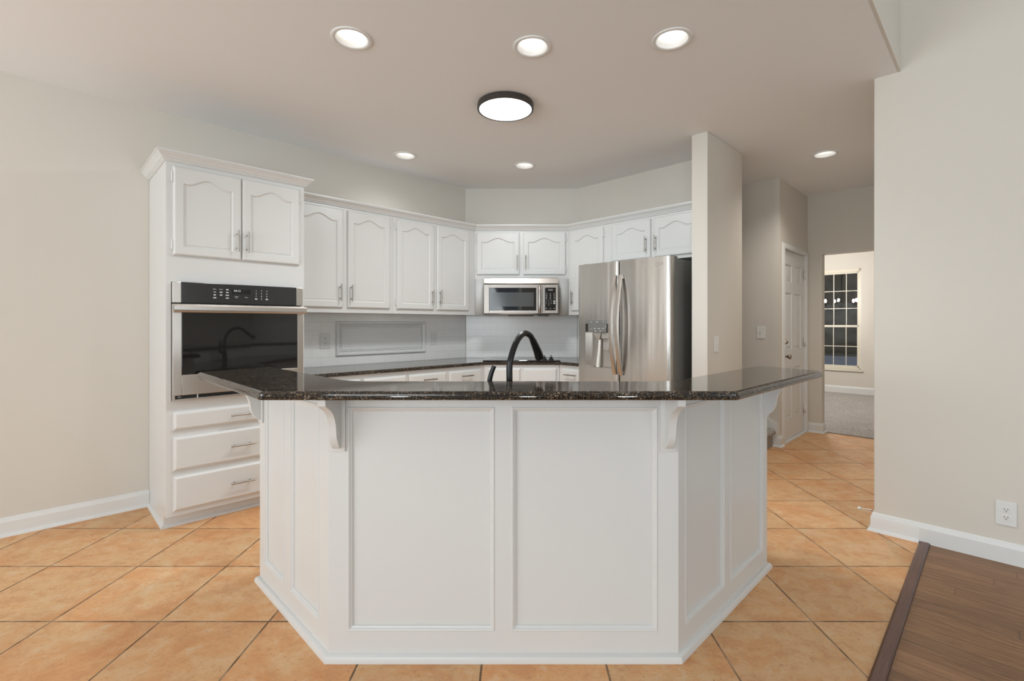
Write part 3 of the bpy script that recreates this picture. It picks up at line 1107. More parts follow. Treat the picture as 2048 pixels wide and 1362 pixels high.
EDGE = [(0.012, 0.0), (0.004, 0.001), (0.0, 0.005), (0.0, 0.013), (0.003, 0.0145), (0.004, 0.016), (0.005, 0.021), (0.009, 0.026), (0.016, 0.030)]
a0, a1 = fr(L, 1.405, 3.615), fr(L, 1.405, WV - 0.001)
c0, c1 = fr(R, -2.790, RW - 0.001), fr(R, -2.790, 3.671)
poly = [(a0.x, a0.y), (a1.x, a1.y), (-0.5905, 5.4185), (0.6715, 5.4185), (c0.x, c0.y), (c1.x, c1.y), (0.407, 4.785), (-0.327, 4.785)]
b = slab(BM(), poly, [(d, BZ + 0.001 + z) for d, z in EDGE])
solo('rear_worktop', b, M['granite'], 'dark granite worktop wrapping the rear corner under the wall cabinets', 'worktop', 0, (0.0, 5.1, BZ), angle=12)
CT = BZ + 0.031

# backsplash (three planes of one tiled skin)
bs = Thing('backsplash', 'white subway tile backsplash between worktop and wall cabinets', 'backsplash', 0, (0.04, 5.4, CT))


def skin(rot, x0, x1, y0, y1):
    o = finish(box(BM(), x0, x1, y0, y1, CT + 0.001, 1.386), 'tiled_face', M['subway'], bs.e)
    o.rotation_euler = (0, 0, rot)
    o.location = -Vector(bs.org)


skin(L, 1.405, 3.408, 4.242, 4.2495)
skin(0, -0.582, 0.664, 5.412, 5.4195)
skin(R, -3.350, -2.60, 4.298, 4.3055)

# framed relief panel in the tiles
PX0, PX1, PZ0, PZ1, PY = 1.915, 2.870, 0.989, 1.304, 4.2415
t = Thing('framed_tile_panel', 'white framed tile panel with a beaded border set in the left backsplash', 'tile panel', L, ((PX0 + PX1) / 2, PY, PZ0))


def frame_ring(bm, x0, x1, z0, z1, y, prof):
    """mitred picture frame in the x-z plane, profile of (inward, out toward -y)"""
    rings = []
    for (x, z, dx, dz) in ((x0, z0, 1, 1), (x1, z0, -1, 1), (x1, z1, -1, -1), (x0, z1, 1, -1)):
        rings.append([bm.verts.new((x + dx * w, y - h, z + dz * w)) for w, h in prof])
    n = len(prof)
    for i in range(4):
        for k in range(n):
            bm.faces.new((rings[i][k], rings[i][(k + 1) % n], rings[(i + 1) % 4][(k + 1) % n], rings[(i + 1) % 4][k]))
    return bm


b = frame_ring(BM(), PX0, PX1, PZ0, PZ1, PY, [(0, 0), (0, 0.012), (0.006, 0.018), (0.018, 0.019), (0.026, 0.014), (0.030, 0.008), (0.032, 0)])
t.part('frame', b, M['trim'])
b = BM()
XA, XB, ZA, ZB = PX0 + 0.044, PX1 - 0.044, PZ0 + 0.044, PZ1 - 0.044


def bead(bm, x, z, r=0.0062):
    bmesh.ops.create_icosphere(bm, subdivisions=1, radius=r, matrix=Matrix.Translation((x, PY - 0.004, z)) @ Matrix.Scale(1.25, 4, (1, 0, 1)))


nx = 62
for k in range(nx + 1):
    x = XA + (XB - XA) * k / nx
    bead(b, x, ZA)
    bead(b, x, ZB)
nz = 16
for k in range(1, nz):
    z = ZA + (ZB - ZA) * k / nz
    bead(b, XA, z)
    bead(b, XB, z)
t.part('bead_border', b, M['trim'], angle=60)
b = box(BM(), PX0 + 0.0325, PX1 - 0.0325, PY - 0.002, PY, PZ0 + 0.0325, PZ1 - 0.0325)
frame_ring(b, PX0 + 0.055, PX1 - 0.055, PZ0 + 0.055, PZ1 - 0.055, PY - 0.002, [(0, 0), (0.001, 0.005), (0.005, 0.006), (0.008, 0)])
t.part('field', b, M['trim'])


def outlet(label, rot, x, y, z, w=0.092, h=0.137, kind='outlet'):
    nm = 'power_outlet' if kind == 'outlet' else 'light_switch'
    t = Thing(nm, label, 'outlet' if kind == 'outlet' else 'switch', rot, (x, y, z))
    t.part('cover_plate', box(BM(), x - w / 2, x + w / 2, y - 0.006, y - 0.0005, z - h / 2, z + h / 2, 0.0025), M['plate'])
    if kind == 'outlet':
        for dz in (-0.021, 0.021):
            b = BM()
            prof = []
            for k in range(20):
                a = 2 * math.pi * k / 20
                prof.append((x + 0.017 * math.cos(a), z + dz + max(-0.0125, min(0.0125, 0.0165 * math.sin(a)))))
            loops(b, [[(px, y - 0.005, pz) for px, pz in prof], [(px, y - 0.0085, pz) for px, pz in prof]])
            f = t.part('socket', b, M['plate'])
            b = BM()
            for dx in (-0.0065, 0.0065):
                box(b, x + dx - 0.0012, x + dx + 0.0012, y - 0.0092, y - 0.0083, z + dz - 0.0005, z + dz + 0.008)
            lathe(b, [(0.0026, 0), (0.0026, 0.0008)], (x, y - 0.0092, z + dz - 0.0065), 10, 'Y')
            t.part('slots', b, M['slot'], f)
    else:
        b = BM()
        box(b, x - 0.006, x + 0.006, y - 0.0068, y - 0.005, z - 0.013, z + 0.013)
        prism_x(b, [(y - 0.006, z - 0.005), (y - 0.017, z + 0.004), (y - 0.017, z + 0.010), (y - 0.006, z + 0.006)], x - 0.0042, x + 0.0042)
        t.part('toggle', b, M['plate'])
    return t


outlet('white power outlet on the backsplash tiles beside the oven cabinet', L, 1.818, 4.242, 1.130)
outlet('white switch plate on the backsplash tiles right of the framed panel', L, 2.975, 4.242, 1.128, 0.082, 0.137, 'switch')
outlet('white power outlet low on the near right wall above the baseboard', R, 0.0213, 3.68, 0.264, 0.081, 0.128)
# switch on the side of the column faces +s: frame turned a quarter turn
outlet('white light switch on the side of the wall end beside the fridge', R + math.pi / 2, 3.90, 1.63, 1.117, 0.085, 0.130, 'switch')
outlet('white light switch on the stair wall left of the hall door', R, -1.808, 5.47, 1.19, 0.082, 0.126, 'switch')

# ------------------------------------------------------------------ cooktop
t = Thing('cooktop', 'black glass cooktop with dark knobs in the corner worktop', 'cooktop', 0, (0.04, 5.08, CT))
t.part('glass_top', box(BM(), -0.352, 0.425, 4.835, 5.345, CT + 0.0005, CT + 0.013, 0.003), M['black_glass'])
for (x, y) in ((0.270, 4.93), (0.338, 4.93)):
    b = BM()
    lathe(b, [(0.026, 0), (0.026, 0.006), (0.018, 0.010), (0.008, 0.014), (0.008, 0.026)], (x, y, CT + 0.013), 20)
    for k in range(6):
        a = k * math.pi / 3
        tube(b, [(x, y, CT + 0.032), (x + 0.024 * math.cos(a), y + 0.024 * math.sin(a), CT + 0.034)], [0.006, 0.0035], 8)
    tube(b, [(x, y, CT + 0.025), (x, y, CT + 0.060)], [0.008, 0.004], 8)
    t.part('knob', b, M['black'])
for (x, y, r) in ((-0.20, 4.97, 0.085), (-0.20, 5.22, 0.07), (0.09, 5.22, 0.09), (0.08, 4.98, 0.06)):
    b = BM()
    lathe(b, [(r, 0), (r + 0.003, 0), (r + 0.003, 0.0004), (r, 0.0004)], (x, y, CT + 0.0131), 36, cap0=False, cap1=False)
    t.part('burner_ring', b, M['grey_panel'])

# ------------------------------------------------------------------ microwave
MX0, MX1, MY = -0.347, 0.410, 4.92
mw = Thing('microwave', 'stainless over the range microwave under the short wall cabinet', 'microwave', 0, (0.03, 5.15, 1.37))
b = BM()
box(b, MX0 + 0.001, MX1 - 0.001, MY + 0.035, 5.410, 1.372, 1.7545)
mw.part('body', b, M['fridge_side'])
b = BM()
prism_x(b, [(MY + 0.034, 1.687), (MY + 0.006, 1.687), (MY + 0.004, 1.695), (MY + 0.016, 1.748), (MY + 0.022, 1.7525), (MY + 0.034, 1.7525)], MX0, MX1)
mw.part('vent_grille', b, M['mw_steel'])
b = BM()
DX1 = 0.250
for x0, x1, z0, z1 in ((MX0, MX0 + 0.052, 1.388, 1.683), (0.187, DX1, 1.388, 1.683), (MX0 + 0.052, 0.187, 1.388, 1.416), (MX0 + 0.052, 0.187, 1.648, 1.683)):
    box(b, x0, x1, MY, MY + 0.033, z0, z1, 0.002)
dr = mw.part('microwave_door', b, M['mw_steel'])
mw.part('door_glass', box(BM(), MX0 + 0.0525, 0.1865, MY - 0.001, MY + 0.03, 1.4165, 1.6475, 0.001), M['black_glass'], dr, 'black glass')
mw.part('door_window', box(BM(), -0.262, 0.160, MY - 0.0018, MY - 0.001, 1.458, 1.602), M['mw_window'], dr)
b = BM()
hp = []
for k in range(13):
    q = k / 12
    hp.append((0.219, MY - 0.014 - 0.024 * math.sin(math.pi * q) ** 0.5, 1.398 + 0.272 * q))
tube(b, hp, 0.0165, 16)
mw.part('microwave_handle', b, M['mw_steel'], dr)
b = BM()
for x0, x1, z0, z1 in ((DX1 + 0.002, 0.2745, 1.388, 1.683), (0.387, MX1, 1.388, 1.683), (0.2745, 0.387, 1.388, 1.419), (0.2745, 0.387, 1.650, 1.683)):
    box(b, x0, x1, MY + 0.001, MY + 0.033, z0, z1, 0.002)
mw.part('control_surround', b, M['mw_steel'])
cp = mw.part('control_panel', box(BM(), 0.275, 0.3865, MY - 0.0005, MY + 0.03, 1.4195, 1.6495, 0.002), M['black_glass'])
YB = MY - 0.0008
mw.part('display', box(BM(), 0.308, 0.356, YB - 0.0003, YB + 0.0003, 1.620, 1.636), M['grey_panel'], cp)
for r in range(10):
    z = 1.588 - r * 0.0165
    if 4 <= r <= 7:
        for c in range(3):
            n = (r - 4) * 3 + c
            ch = '123456789'[n] if n < 9 else ('0' if c == 1 else '')
            if ch:
                key(mw, cp, [(ch, 0.013, 0.291 + c * 0.024, z)])
    elif r != 8:
        for c in range(3):
            key(mw, cp, (), [(0.291 + c * 0.039, z, 0.006, 0.002)])
for z in (1.513, 1.492):
    key(mw, cp, (), [(0.369, z, 0.009, 0.007)])
b = BM()
prism_x(b, [(MY + 0.004, 1.386), (MY + 0.030, 1.372), (5.38, 1.366), (5.38, 1.3715), (MY + 0.035, 1.3715), (MY + 0.033, 1.386)], MX0 + 0.003, MX1 - 0.003)
mw.part('bottom_lip', b, M['mw_steel'])
b = BM()
box(b, -0.10, 0.16, MY + 0.034, MY + 0.10, 1.360, 1.3667)
box(b, 0.21, 0.32, MY + 0.034, MY + 0.10, 1.360, 1.3667)
mw.part('filter', b, M['black'])

# ------------------------------------------------------------------ fridge
FS0, FSM, FS1, FV, FZ = -2.763, -2.323, -1.845, 3.54, 1.822
fg = Thing('fridge', 'stainless side by side fridge with water dispenser in its left door', 'fridge', R, (-2.30, 3.9, 0))
b = BM()
box(b, FS0 + 0.006, FS1 - 0.006, FV + 0.078, 4.27, 0.03, FZ - 0.012, 0.004)
for x in (FS0 + 0.05, FS1 - 0.09):
    box(b, x, x + 0.04, FV + 0.12, FV + 0.16, 0.0, 0.03)
    box(b, x, x + 0.04, 4.15, 4.19, 0.0, 0.03)
fg.part('cabinet_body', b, M['fridge_side'])
fg.part('kick_grille', box(BM(), FS0 + 0.01, FS1 - 0.01, FV + 0.04, FV + 0.077, 0.02, 0.085, 0.003), M['black'])
for x in (FS0 + 0.02, FS1 - 0.075):
    fg.part('hinge_cover', box(BM(), x, x + 0.055, FV + 0.06, FV + 0.17, FZ - 0.0118, FZ + 0.012, 0.005), M['fridge_side'])


def fridge_front(x, xa, xb):
    u = (x - (xa + xb) / 2) / ((xb - xa) / 2)
    e = max(0.0, abs(u) - 0.92) / 0.08
    return FV + 0.006 * u * u + 0.020 * (1 - math.sqrt(max(0.0, 1 - e * e)))


def fridge_door(xa, xb, recess=None):
    us = [xa + (xb - xa) * q for q in (0, 0.004, 0.012, 0.025, 0.045, 0.07, 0.12, 0.3, 0.5, 0.7, 0.88, 0.93, 0.955, 0.975, 0.988, 0.996, 1)]
    zs = [0.09, 0.6, 1.2, FZ]
    if recess:
        x0, x1, z0, z1 = recess
        us = sorted([u for u in us if abs(u - x0) > 0.012 and abs(u - x1) > 0.012] + [x0, x1])
        zs = sorted([0.09, 0.6, FZ] + [z0, z1])

    def dep(i, j):
        if recess:
            um, zm = (us[i] + us[i + 1]) / 2, (zs[j] + zs[j + 1]) / 2
            if x0 < um < x1 and z0 < zm < z1:
                return 0.055
        return 0.0

    b = relief_plan(BM(), us, zs, dep, lambda u, d, z: (u, fridge_front(u, xa, xb) + d, z))
    bk = FV + 0.076
    fr_pts = [(u, fridge_front(u, xa, xb)) for u in us]
    ring = fr_pts + [(xb, bk), (xa, bk)]
    for z in (0.09, FZ):
        b.faces.new([b.verts.new((p[0], p[1], z)) for p in ring])
    ends = [(xb, fr_pts[-1][1]), (xb, bk), (xa, bk), (xa, fr_pts[0][1])]
    for p, q in zip(ends[:-1], ends[1:]):
        b.faces.new([b.verts.new(w) for w in ((*p, 0.09), (*q, 0.09), (*q, FZ), (*p, FZ))])
    return b


ld = fg.part('door', fridge_door(FS0, FSM - 0.004, (-2.672, -2.372, 0.893, 1.283)), M['door_steel'], angle=40, flat=False)
rd = fg.part('door', fridge_door(FSM + 0.004, FS1), M['door_steel'], angle=40, flat=False)


def fridge_handle(x):
    rings = []
    n = 24
    for k in range(n + 1):
        q = k / n
        z = 0.845 + 0.855 * q
        bow = math.sin(math.pi * q)
        yf = FV - 0.020 - 0.075 * bow ** 0.85
        th = 0.016 + 0.012 * bow
        w = 0.0155
        rings.append([(x - w, yf + 0.003, z), (x - w + 0.003, yf, z), (x + w - 0.003, yf, z), (x + w, yf + 0.003, z), (x + w, yf + th, z), (x - w, yf + th, z)])
    b = loops(BM(), rings)
    for z in (0.853, 1.668):
        box(b, x - 0.012, x + 0.012, FV - 0.014, FV + 0.004, z, z + 0.026)
    return b


fg.part('door_handle', fridge_handle(-2.348), M['steel'], ld, angle=40, flat=False)
fg.part('door_handle', fridge_handle(-2.288), M['steel'], rd, angle=40, flat=False)
b = BM()
box(b, -2.634, -2.440, FV - 0.012, FV + 0.058, 1.205, 1.313, 0.003)
dp = fg.part('dispenser_panel', b, M['grey_panel'], ld, 'grey dispenser display')
for x, z, w in ((-2.60, 1.298, 0.006), (-2.535, 1.298, 0.012), (-2.47, 1.298, 0.006), (-2.60, 1.236, 0.004), (-2.56, 1.240, 0.012), (-2.515, 1.240, 0.014), (-2.47, 1.240, 0.010), (-2.55, 1.218, 0.010), (-2.50, 1.218, 0.010)):
    fg.part('dispenser_icon', box(BM(), x - w, x + w, FV - 0.0126, FV - 0.0118, z - 0.002, z + 0.002), M['print'], ld)
b = BM()
R4 = lambda x0, x1, y0, y1, z: [(x0, y0, z), (x1, y0, z), (x1, y1, z), (x0, y1, z)]
loops(b, [R4(-2.578, -2.500, FV - 0.004, FV + 0.05, 1.2045), R4(-2.574, -2.504, FV - 0.002, FV + 0.05, 1.185), R4(-2.556, -2.520, FV + 0.008, FV + 0.05, 1.150), R4(-2.553, -2.523, FV + 0.014, FV + 0.05, 1.142)])
fg.part('dispenser_nozzle', b, M['dispenser'], ld)
b = BM()
tube(b, [(-2.533, FV + 0.030, 1.150), (-2.538, FV + 0.028, 1.05), (-2.549, FV + 0.020, 0.895)], [0.012, 0.013, 0.0155], 14)
fg.part('dispenser_tube', b, M['tube'], ld, 'white dispenser tube')
b = BM()
box(b, -2.505, -2.44, FV + 0.030, FV + 0.050, 1.04, 1.155, 0.010)
box(b, -2.500, -2.425, FV + 0.004, FV + 0.052, 1.150, 1.2045, 0.004)
fg.part('dispenser_paddle', b, M['dispenser'], ld)
b = BM()
text_mesh(b, 'LG', 0.026, -1.918, FV + 0.0035, 1.762, depth=0.003)
lathe(b, [(0.0120, -0.002), (0.0145, -0.002), (0.0145, 0.004), (0.0120, 0.004)], (-1.957, FV + 0.0025, 1.762), 24, 'Y', False, False)
fg.part('logo', b, M['handle'], rd)

# ------------------------------------------------------------------ bar: knee wall with panelled faces
XL, XR, YF = -0.720, 0.610, 1.835
LLEN, RLEN = 0.795, 0.985
KW = 0.115
BT = 1.018
bar = Thing('breakfast_bar', 'white panelled angled breakfast bar base standing on the tile floor', 'bar', 0, (-0.055, 2.0, 0))
e = 1 / R2
dl, drr = Vector((-e, e)), Vector((e, e))
cl, cr = Vector((XL, YF)), Vector((XR, YF))
tanq = math.tan(math.radians(22.5))
outer = [cl + dl * LLEN, cl, cr, cr + drr * RLEN]
inner = [outer[3] + Vector((-e, e)) * KW, cr + Vector((-KW * tanq, KW)), cl + Vector((KW * tanq, KW)), outer[0] + Vector((e, e)) * KW]
b = BM()
rec = 0.014
oc = [p + q for p, q in zip(outer, (Vector((e, e)) * rec, Vector((rec * tanq, rec)), Vector((-rec * tanq, rec)), Vector((-e, e)) * rec))]
prism_z(b, [tuple(p) for p in oc + inner], 0.0, BT)
bar.part('core', b, M['white'])


def bar_face(x0, x1, panels, zb, zt, rot, org, ends=(0, 0)):
    """panelled facing in its own frame: x along the face, front on y = 0"""
    xs = [x0]
    for a, c in panels:
        xs += [a, c]
    xs.append(x1)
    zs = [0.0, zb, zt, BT - 0.0005]
    b = relief_plan(BM(), xs, zs, lambda i, j: 0.012 if (i % 2 == 1 and j == 1) else 0.0, lambda u, d, z: (u, d, z))
    for a, c in panels:
        frame_ring(b, a, c, zb, zt, 0.012, [(0, 0), (0, 0.013), (0.003, 0.015), (0.008, 0.0135), (0.011, 0.009), (0.016, 0.007), (0.019, 0.002), (0.019, 0.0)])
    bk = rec - 0.0005
    for (xa, xb) in ((x0, x1),):
        b.faces.new([b.verts.new(p) for p in ((xa, 0, 0), (xa, bk, 0), (xa, bk, BT - 0.0005), (xa, 0, BT - 0.0005))])
        b.faces.new([b.verts.new(p) for p in ((xb, 0, 0), (xb, bk, 0), (xb, bk, BT - 0.0005), (xb, 0, BT - 0.0005))])
        b.faces.new([b.verts.new(p) for p in ((xa, 0, BT - 0.0005), (xb, 0, BT - 0.0005), (xb, bk, BT - 0.0005), (xa, bk, BT - 0.0005))])
    o = finish(b, 'panelled_face', M['white'], bar.e, angle=20)
    o.location = Vector((*org, 0)) - Vector(bar.org)
    o.rotation_euler = (0, 0, rot)
    return o


bar_face(XL, XR, ((-0.649, -0.089), (-0.025, 0.531)), 0.112, 0.965, 0, (0, YF))
bar_face(-LLEN, 0, ((-0.725, -0.468), (-0.390, -0.088)), 0.112, 0.965, R, tuple(cl))
bar_face(0, RLEN, ((0.055, 0.435), (0.500, 0.925)), 0.112, 0.965, L, tuple(cr))
SH = [(0.0, 0.0), (0.020, 0.0), (0.0195, 0.012), (0.015, 0.022), (0.006, 0.028), (0.0, 0.030)]
ep = [inner[3] + dl * 0.0, outer[0], cl, cr, outer[3], inner[0]]
b = sweep(BM(), [tuple(p) for p in ep], SH)
bar.part('shoe_moulding', b, M['white'])

CP = [(0, 1.0175), (0.148, 1.0175), (0.145, 0.993), (0.132, 0.985), (0.110, 0.975), (0.088, 0.962), (0.072, 0.948), (0.060, 0.931), (0.051, 0.911), (0.046, 0.888), (0.043, 0.863), (0.036, 0.845), (0.027, 0.830), (0.016, 0.817), (0.008, 0.811), (0, 0.810)]


def corbel(x, rot, org):
    b = BM()
    prism_x(b, [(-0.009 - d, z) for d, z in CP], x - 0.0135, x + 0.0135)
    box(b, x - 0.030, x + 0.030, -0.010, -0.0003, 0.797, 1.0175, 0.002)
    o = finish(b, 'corbel', M['white'], bar.e, angle=35, flat=False)
    o.location = Vector((*org, 0)) - Vector(bar.org)
    o.rotation_euler = (0, 0, rot)


corbel(-0.6845, 0, (0, YF))
corbel(0.5705, 0, (0, YF))
corbel(-LLEN + 0.032, R, tuple(cl))
corbel(RLEN - 0.032, L, tuple(cr))


def fillet(p0, p1, p2, r, n=8):
    p0, p1, p2 = Vector(p0), Vector(p1), Vector(p2)
    a, c = (p0 - p1).normalized(), (p2 - p1).normalized()
    half = a.angle(c) / 2
    tl = r / math.tan(half)
    cen = p1 + (a + c).normalized() * (r / math.sin(half))
    s, f = p1 + a * tl, p1 + c * tl
    v0, v1 = s - cen, f - cen
    tot = v0.angle_signed(v1)
    out = []
    for k in range(n + 1):
        ang = -tot * k / n
        out.append((cen.x + v0.x * math.cos(ang) - v0.y * math.sin(ang), cen.y + v0.x * math.sin(ang) + v0.y * math.cos(ang)))
    return out


TL, FL, FR_, TR, RF, LF = (-1.552, 2.322), (-0.886, 1.646), (0.753, 1.646), (1.513, 2.385), (1.342, 2.697), (-1.345, 2.634)
IL, IR = (-0.676, 1.963), (0.608, 1.963)
poly = fillet(FL, TL, LF, 0.03, 5) + fillet(TL, LF, IL, 0.03, 5) + fillet(LF, IL, IR, 0.25, 10) + fillet(IL, IR, RF, 0.15, 10) + \
    fillet(IR, RF, TR, 0.03, 5) + fillet(RF, TR, FR_, 0.03, 4) + fillet(TR, FR_, FL, 0.03, 4) + fillet(FR_, FL, TL, 0.03, 4)
b = slab(BM(), poly, [(d, BT + 0.0005 + z) for d, z in EDGE])
solo('bar_top', b, M['granite'], 'polished dark granite bar top with angled ends on the white breakfast bar', 'countertop', 0, (-0.055, 1.8, BT), angle=12)

# kitchen side of the bar: sink cabinets and lower worktop
KC = 0.585
k_in = [inner[3], inner[2], inner[1], inner[0]]
ki = [p + q for p, q in zip(k_in, (Vector((e, e)) * KC, Vector((KC * tanq, KC)), Vector((-KC * tanq, KC)), Vector((-e, e)) * KC))]
g = 0.002
kb = [p + q for p, q in zip(k_in, (Vector((e, e)) * g, Vector((g * tanq, g)), Vector((-g * tanq, g)), Vector((-e, e)) * g))]
b = BM()
pl_ = [tuple(p) for p in kb] + [tuple(p) for p in ki[::-1]]
prism_z(b, pl_, 0.09, BZ)
t = Thing('sink_cabinet', 'white sink cabinet run on the kitchen side of the breakfast bar', 'cabinet', 0, (-0.05, 2.3, 0))
t.part('body', b, M['white'])
kk = [p + q for p, q in zip(k_in, (Vector((e, e)) * (KC - 0.07), Vector(((KC - 0.07) * tanq, KC - 0.07)), Vector((-(KC - 0.07) * tanq, KC - 0.07)), Vector((-e, e)) * (KC - 0.07)))]
t.part('toe_kick', prism_z(BM(), [tuple(p) for p in kb] + [tuple(p) for p in kk[::-1]], 0.0, 0.09), M['white'])
for xa, xb, hs in ((ki[1].x + 0.03, -0.06, 1), (-0.05, ki[2].x - 0.03, -1)):
    b = panel_door(xa, xb, 0.13, 0.80, 0.0, 0.0)
    bmesh.ops.transform(b, matrix=Matrix.Translation((0, ki[1].y, 0)) @ Matrix.Scale(-1, 4, (0, 1, 0)), verts=b.verts)
    t.part('door', b, M['white'], angle=25)
KO = KC + 0.025
ko = [p + q for p, q in zip(k_in, (Vector((e, e)) * KO, Vector((KO * tanq, KO)), Vector((-KO * tanq, KO)), Vector((-e, e)) * KO))]
b = slab(BM(), [tuple(p) for p in (kb + ko[::-1])][::-1], [(d, BZ + 0.001 + z) for d, z in EDGE])
solo('sink_worktop', b, M['granite'], 'lower dark granite worktop carrying the black faucet behind the bar top', 'worktop', 0, (-0.05, 2.3, BZ), angle=12)

# faucet
fx, fy = -0.0355, 2.015
fc = Thing('faucet', 'matte black gooseneck pull down faucet with side lever behind the bar top', 'faucet', 0, (fx, fy, CT))
neck = [(-0.0355, 2.015, 0.945), (-0.0355, 2.015, 1.03), (-0.0355, 2.015, 1.1025), (-0.0293, 2.02, 1.1398), (-0.0127, 2.04, 1.1912), (0.0086, 2.075, 1.2262), (0.0306, 2.11, 1.2395), (0.0533, 2.142, 1.2289), (0.0662, 2.165, 1.2082)]


def smooth_path(pts, sub=5):
    P = [Vector(p) for p in pts]
    P = [P[0] * 2 - P[1]] + P + [P[-1] * 2 - P[-2]]
    out = []
    for i in range(1, len(P) - 2):
        for k in range(sub):
            q = k / sub
            a, b_, c, d = P[i - 1], P[i], P[i + 1], P[i + 2]
            out.append(0.5 * ((2 * b_) + (c - a) * q + (2 * a - 5 * b_ + 4 * c - d) * q * q + (3 * b_ - a - 3 * c + d) * q ** 3))
    out.append(P[-2])
    return out


fc.part('spout', tube(BM(), smooth_path(neck), 0.0130, 18), M['faucet'], angle=60)
b = BM()
lathe(b, [(0.030, 0.0005), (0.030, 0.006), (0.024, 0.012), (0.0215, 0.020), (0.0215, 0.085), (0.018, 0.094), (0.014, 0.100)], (fx, fy, CT), 28)
fc.part('base', b, M['faucet'])
hd = [(0.0639, 2.162, 1.2128), (0.0724, 2.182, 1.1952), (0.0823, 2.207, 1.1725), (0.0914, 2.232, 1.1505), (0.0994, 2.258, 1.1256)]
hp = smooth_path(hd, 4)
sp = fc.part('spray_head', tube(BM(), hp, [0.0136 + 0.0080 * (k / (len(hp) - 1)) ** 0.8 for k in range(len(hp))], 20), M['faucet'], angle=50)
b = BM()
for q, w in ((8, 0.007), (11, 0.006)):
    p = hp[q]
    rr = 0.0136 + 0.0080 * (q / (len(hp) - 1)) ** 0.8
    box(b, p.x - w, p.x + w * 0.6, p.y - rr - 0.0012, p.y - rr + 0.002, p.z - 0.0012, p.z + 0.0012)
fc.part('spray_button', b, M['handle'], sp)
lv = smooth_path([(fx - 0.015, fy, 0.975), (fx - 0.062, fy, 0.985), (fx - 0.080, fy, 1.010), (fx - 0.083, fy, 1.040), (fx - 0.0765, fy, 1.072), (fx - 0.064, fy, 1.105)], 5)
fc.part('lever', tube(BM(), lv, [0.0115 - 0.0035 * abs(k / (len(lv) - 1) - 0.35) for k in range(len(lv))], 14), M['faucet'], angle=60)

# ------------------------------------------------------------------ ceiling lamps


def can_light(x, y, label, power, color=(1.0, 0.955, 0.90), deep=True):
    t = Thing('recessed_light', label, 'ceiling light', 0, (x, y, CEIL), 'recessed ceiling lights')
    b = BM()
    lathe(b, [(0.105, -0.0005), (0.104, -0.005), (0.098, -0.008), (0.086, -0.007), (0.080, -0.002), (0.060, 0.045), (0.060, 0.050), (0.090, 0.050), (0.095, -0.0002)], (x, y, CEIL), 48, cap0=False, cap1=False)
    t.part('trim_ring', b, M['lamp_trim'], angle=50)
    b = BM()
    lathe(b, [(0.0595, 0.044), (0.0595, 0.046)], (x, y, CEIL), 40)
    t.part('lens', b, M['lens'])
    d = bpy.data.lights.new('recessed_lamp', 'SPOT')
    d.spot_size = math.radians(140)
    d.spot_blend = 1.0
    d.shadow_soft_size = 0.06
    d.energy = power
    d.color = color
    lo = bpy.data.objects.new('recessed_lamp', d)
    COL.objects.link(lo)
    lo.parent = t.e
    lo.location = (0, 0, 0.0)
    # opening in the ceiling for the can
    return t


CANS = [(-0.885, 2.566, 'round recessed light at the front left of the ceiling', 48), (0.077, 2.643, 'round recessed light at the front middle of the ceiling', 48),
        (0.821, 2.573, 'round recessed light at the front right of the ceiling', 58), (-1.019, 4.353, 'small looking recessed light above the left wall cabinets', 14),
        (0.062, 4.627, 'small looking recessed light above the microwave corner', 11), (2.745, 4.314, 'round recessed light in the hall ceiling', 85)]
for x, y, lab, p in CANS:
    can_light(x, y, lab, p, (0.94, 0.985, 1.0) if x < 2 else (1.0, 0.95, 0.88))
# holes for the cans, cut from the ceiling slab with a boolean
b = BM()
for x, y, lab, p in CANS:
    lathe(b, [(0.0935, -0.02), (0.0935, 0.07)], (x, y, CEIL), 40)
me = bpy.data.meshes.new('can_holes')
bmesh.ops.recalc_face_normals(b, faces=b.faces)
b.to_mesh(me)
b.free()
cut = bpy.data.objects.new('can_holes', me)
COL.objects.link(cut)
ceil = bpy.data.objects['ceiling']
md = ceil.modifiers.new('cans', 'BOOLEAN')
md.operation = 'DIFFERENCE'
md.object = cut
md.solver = 'EXACT'
bpy.context.view_layer.update()
nm = bpy.data.meshes.new_from_object(ceil.evaluated_get(bpy.context.evaluated_depsgraph_get()))
ceil.modifiers.clear()
ceil.data = nm
for p in nm.polygons:
    p.use_smooth = False
bpy.data.objects.remove(cut)

x, y = -0.0865, 3.335
t = Thing('flush_ceiling_light', 'large round flush disc light with a black rim', 'ceiling light', 0, (x, y, CEIL))
b = BM()
lathe(b, [(0.178, -0.0005), (0.192, -0.003), (0.194, -0.012), (0.194, -0.040), (0.190, -0.043), (0.182, -0.043), (0.180, -0.036), (0.178, -0.036)], (x, y, CEIL), 72, cap0=True, cap1=True)
t.part('rim', b, M['lamp_rim'], angle=40)
b = BM()
lathe(b, [(0.1795, -0.0365), (0.1795, -0.0405), (0.12, -0.0425), (0.05, -0.0432)], (x, y, CEIL), 72)
t.part('diffuser', b, M['diffuser'], angle=60)
d = bpy.data.lights.new('disc_lamp', 'AREA')
d.shape = 'DISK'
d.size = 0.35
d.energy = 38
d.color = (0.94, 0.985, 1.0)
lo = bpy.data.objects.new('disc_lamp', d)
COL.objects.link(lo)
lo.parent = t.e
lo.location = (0, 0, -0.046)

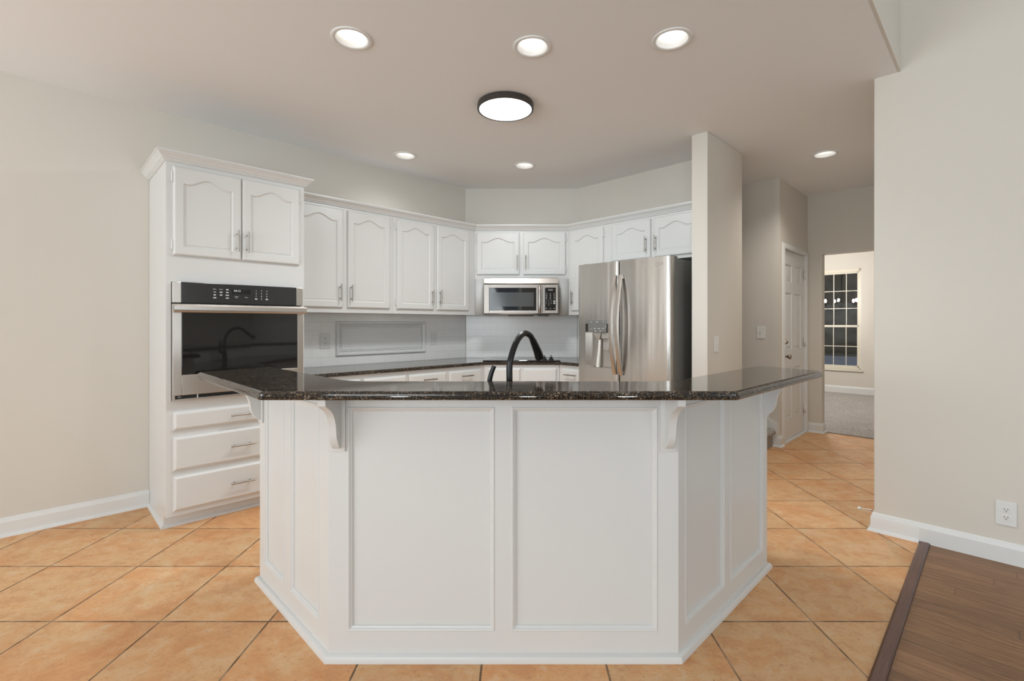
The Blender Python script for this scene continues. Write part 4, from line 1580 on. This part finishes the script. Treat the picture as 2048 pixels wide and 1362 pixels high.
# chandelier of the far room, seen as a reflection in the window
cs, cv = -2.45, 8.72
t = Thing('chandelier', 'dark bronze chandelier with glowing bulbs in the far room, mirrored in the window', 'chandelier', R, (cs, cv, 1.55))
b = BM()
tube(b, [(cs, cv, 1.62), (cs, cv, CEIL - 0.002)], 0.008, 10)
lathe(b, [(0.06, -0.03), (0.06, -0.002)], (cs, cv, CEIL), 24)
lathe(b, [(0.006, -0.06), (0.03, -0.03), (0.02, 0.03), (0.035, 0.07), (0.01, 0.12)], (cs, cv, 1.62), 20)
t.part('stem', b, M['bronze'], angle=50)
for k in range(5):
    a = 2 * math.pi * k / 5 + 0.3
    cx_, cy_ = cs + 0.30 * math.cos(a), cv + 0.30 * math.sin(a)
    b = BM()
    tube(b, smooth_path([(cs, cv, 1.62), (cs + 0.12 * math.cos(a), cv + 0.12 * math.sin(a), 1.56), (cs + 0.25 * math.cos(a), cv + 0.25 * math.sin(a), 1.60), (cx_, cy_, 1.70)], 5), 0.007, 8)
    lathe(b, [(0.022, 0.0), (0.022, 0.012), (0.012, 0.014), (0.012, 0.05)], (cx_, cy_, 1.70), 14)
    arm = t.part('arm', b, M['bronze'], angle=50)
    b = BM()
    lathe(b, [(0.008, 0.0), (0.020, 0.02), (0.024, 0.04), (0.016, 0.065), (0.003, 0.078)], (cx_, cy_, 1.751), 14)
    t.part('bulb', b, M['bulb'], arm)
# small things
b = BM()
tube(b, [(-0.575, 3.735, 0.104), (-0.632, 3.735, 0.100)], 0.0035, 8)
ds = Thing('door_stop', 'small white tipped door stop sticking out of the baseboard at the hall corner', 'door stop', R, (-0.60, 3.735, 0.10))
lathe(b, [(0.009, 0), (0.009, 0.004)], (-0.5765, 3.735, 0.104), 12, 'X')
ds.part('spring', b, M['handle'])
b = BM()
lathe(b, [(0.004, 0.0), (0.009, -0.003), (0.009, -0.017), (0.006, -0.020)], (-0.630, 3.735, 0.100), 14, 'X')
ds.part('tip', b, M['tube'], label='white rubber tip')
b = box(BM(), -2.62, -2.32, 10.36, 10.46, 0.0125, 0.018, 0.002)
for k in range(9):
    box(b, -2.60 + k * 0.03, -2.585 + k * 0.03, 10.375, 10.445, 0.018, 0.0195)
solo('floor_register', b, M['bronze'], 'small dark floor vent in the carpet below the far window', 'vent', R, (-2.47, 10.41, 0.0125))
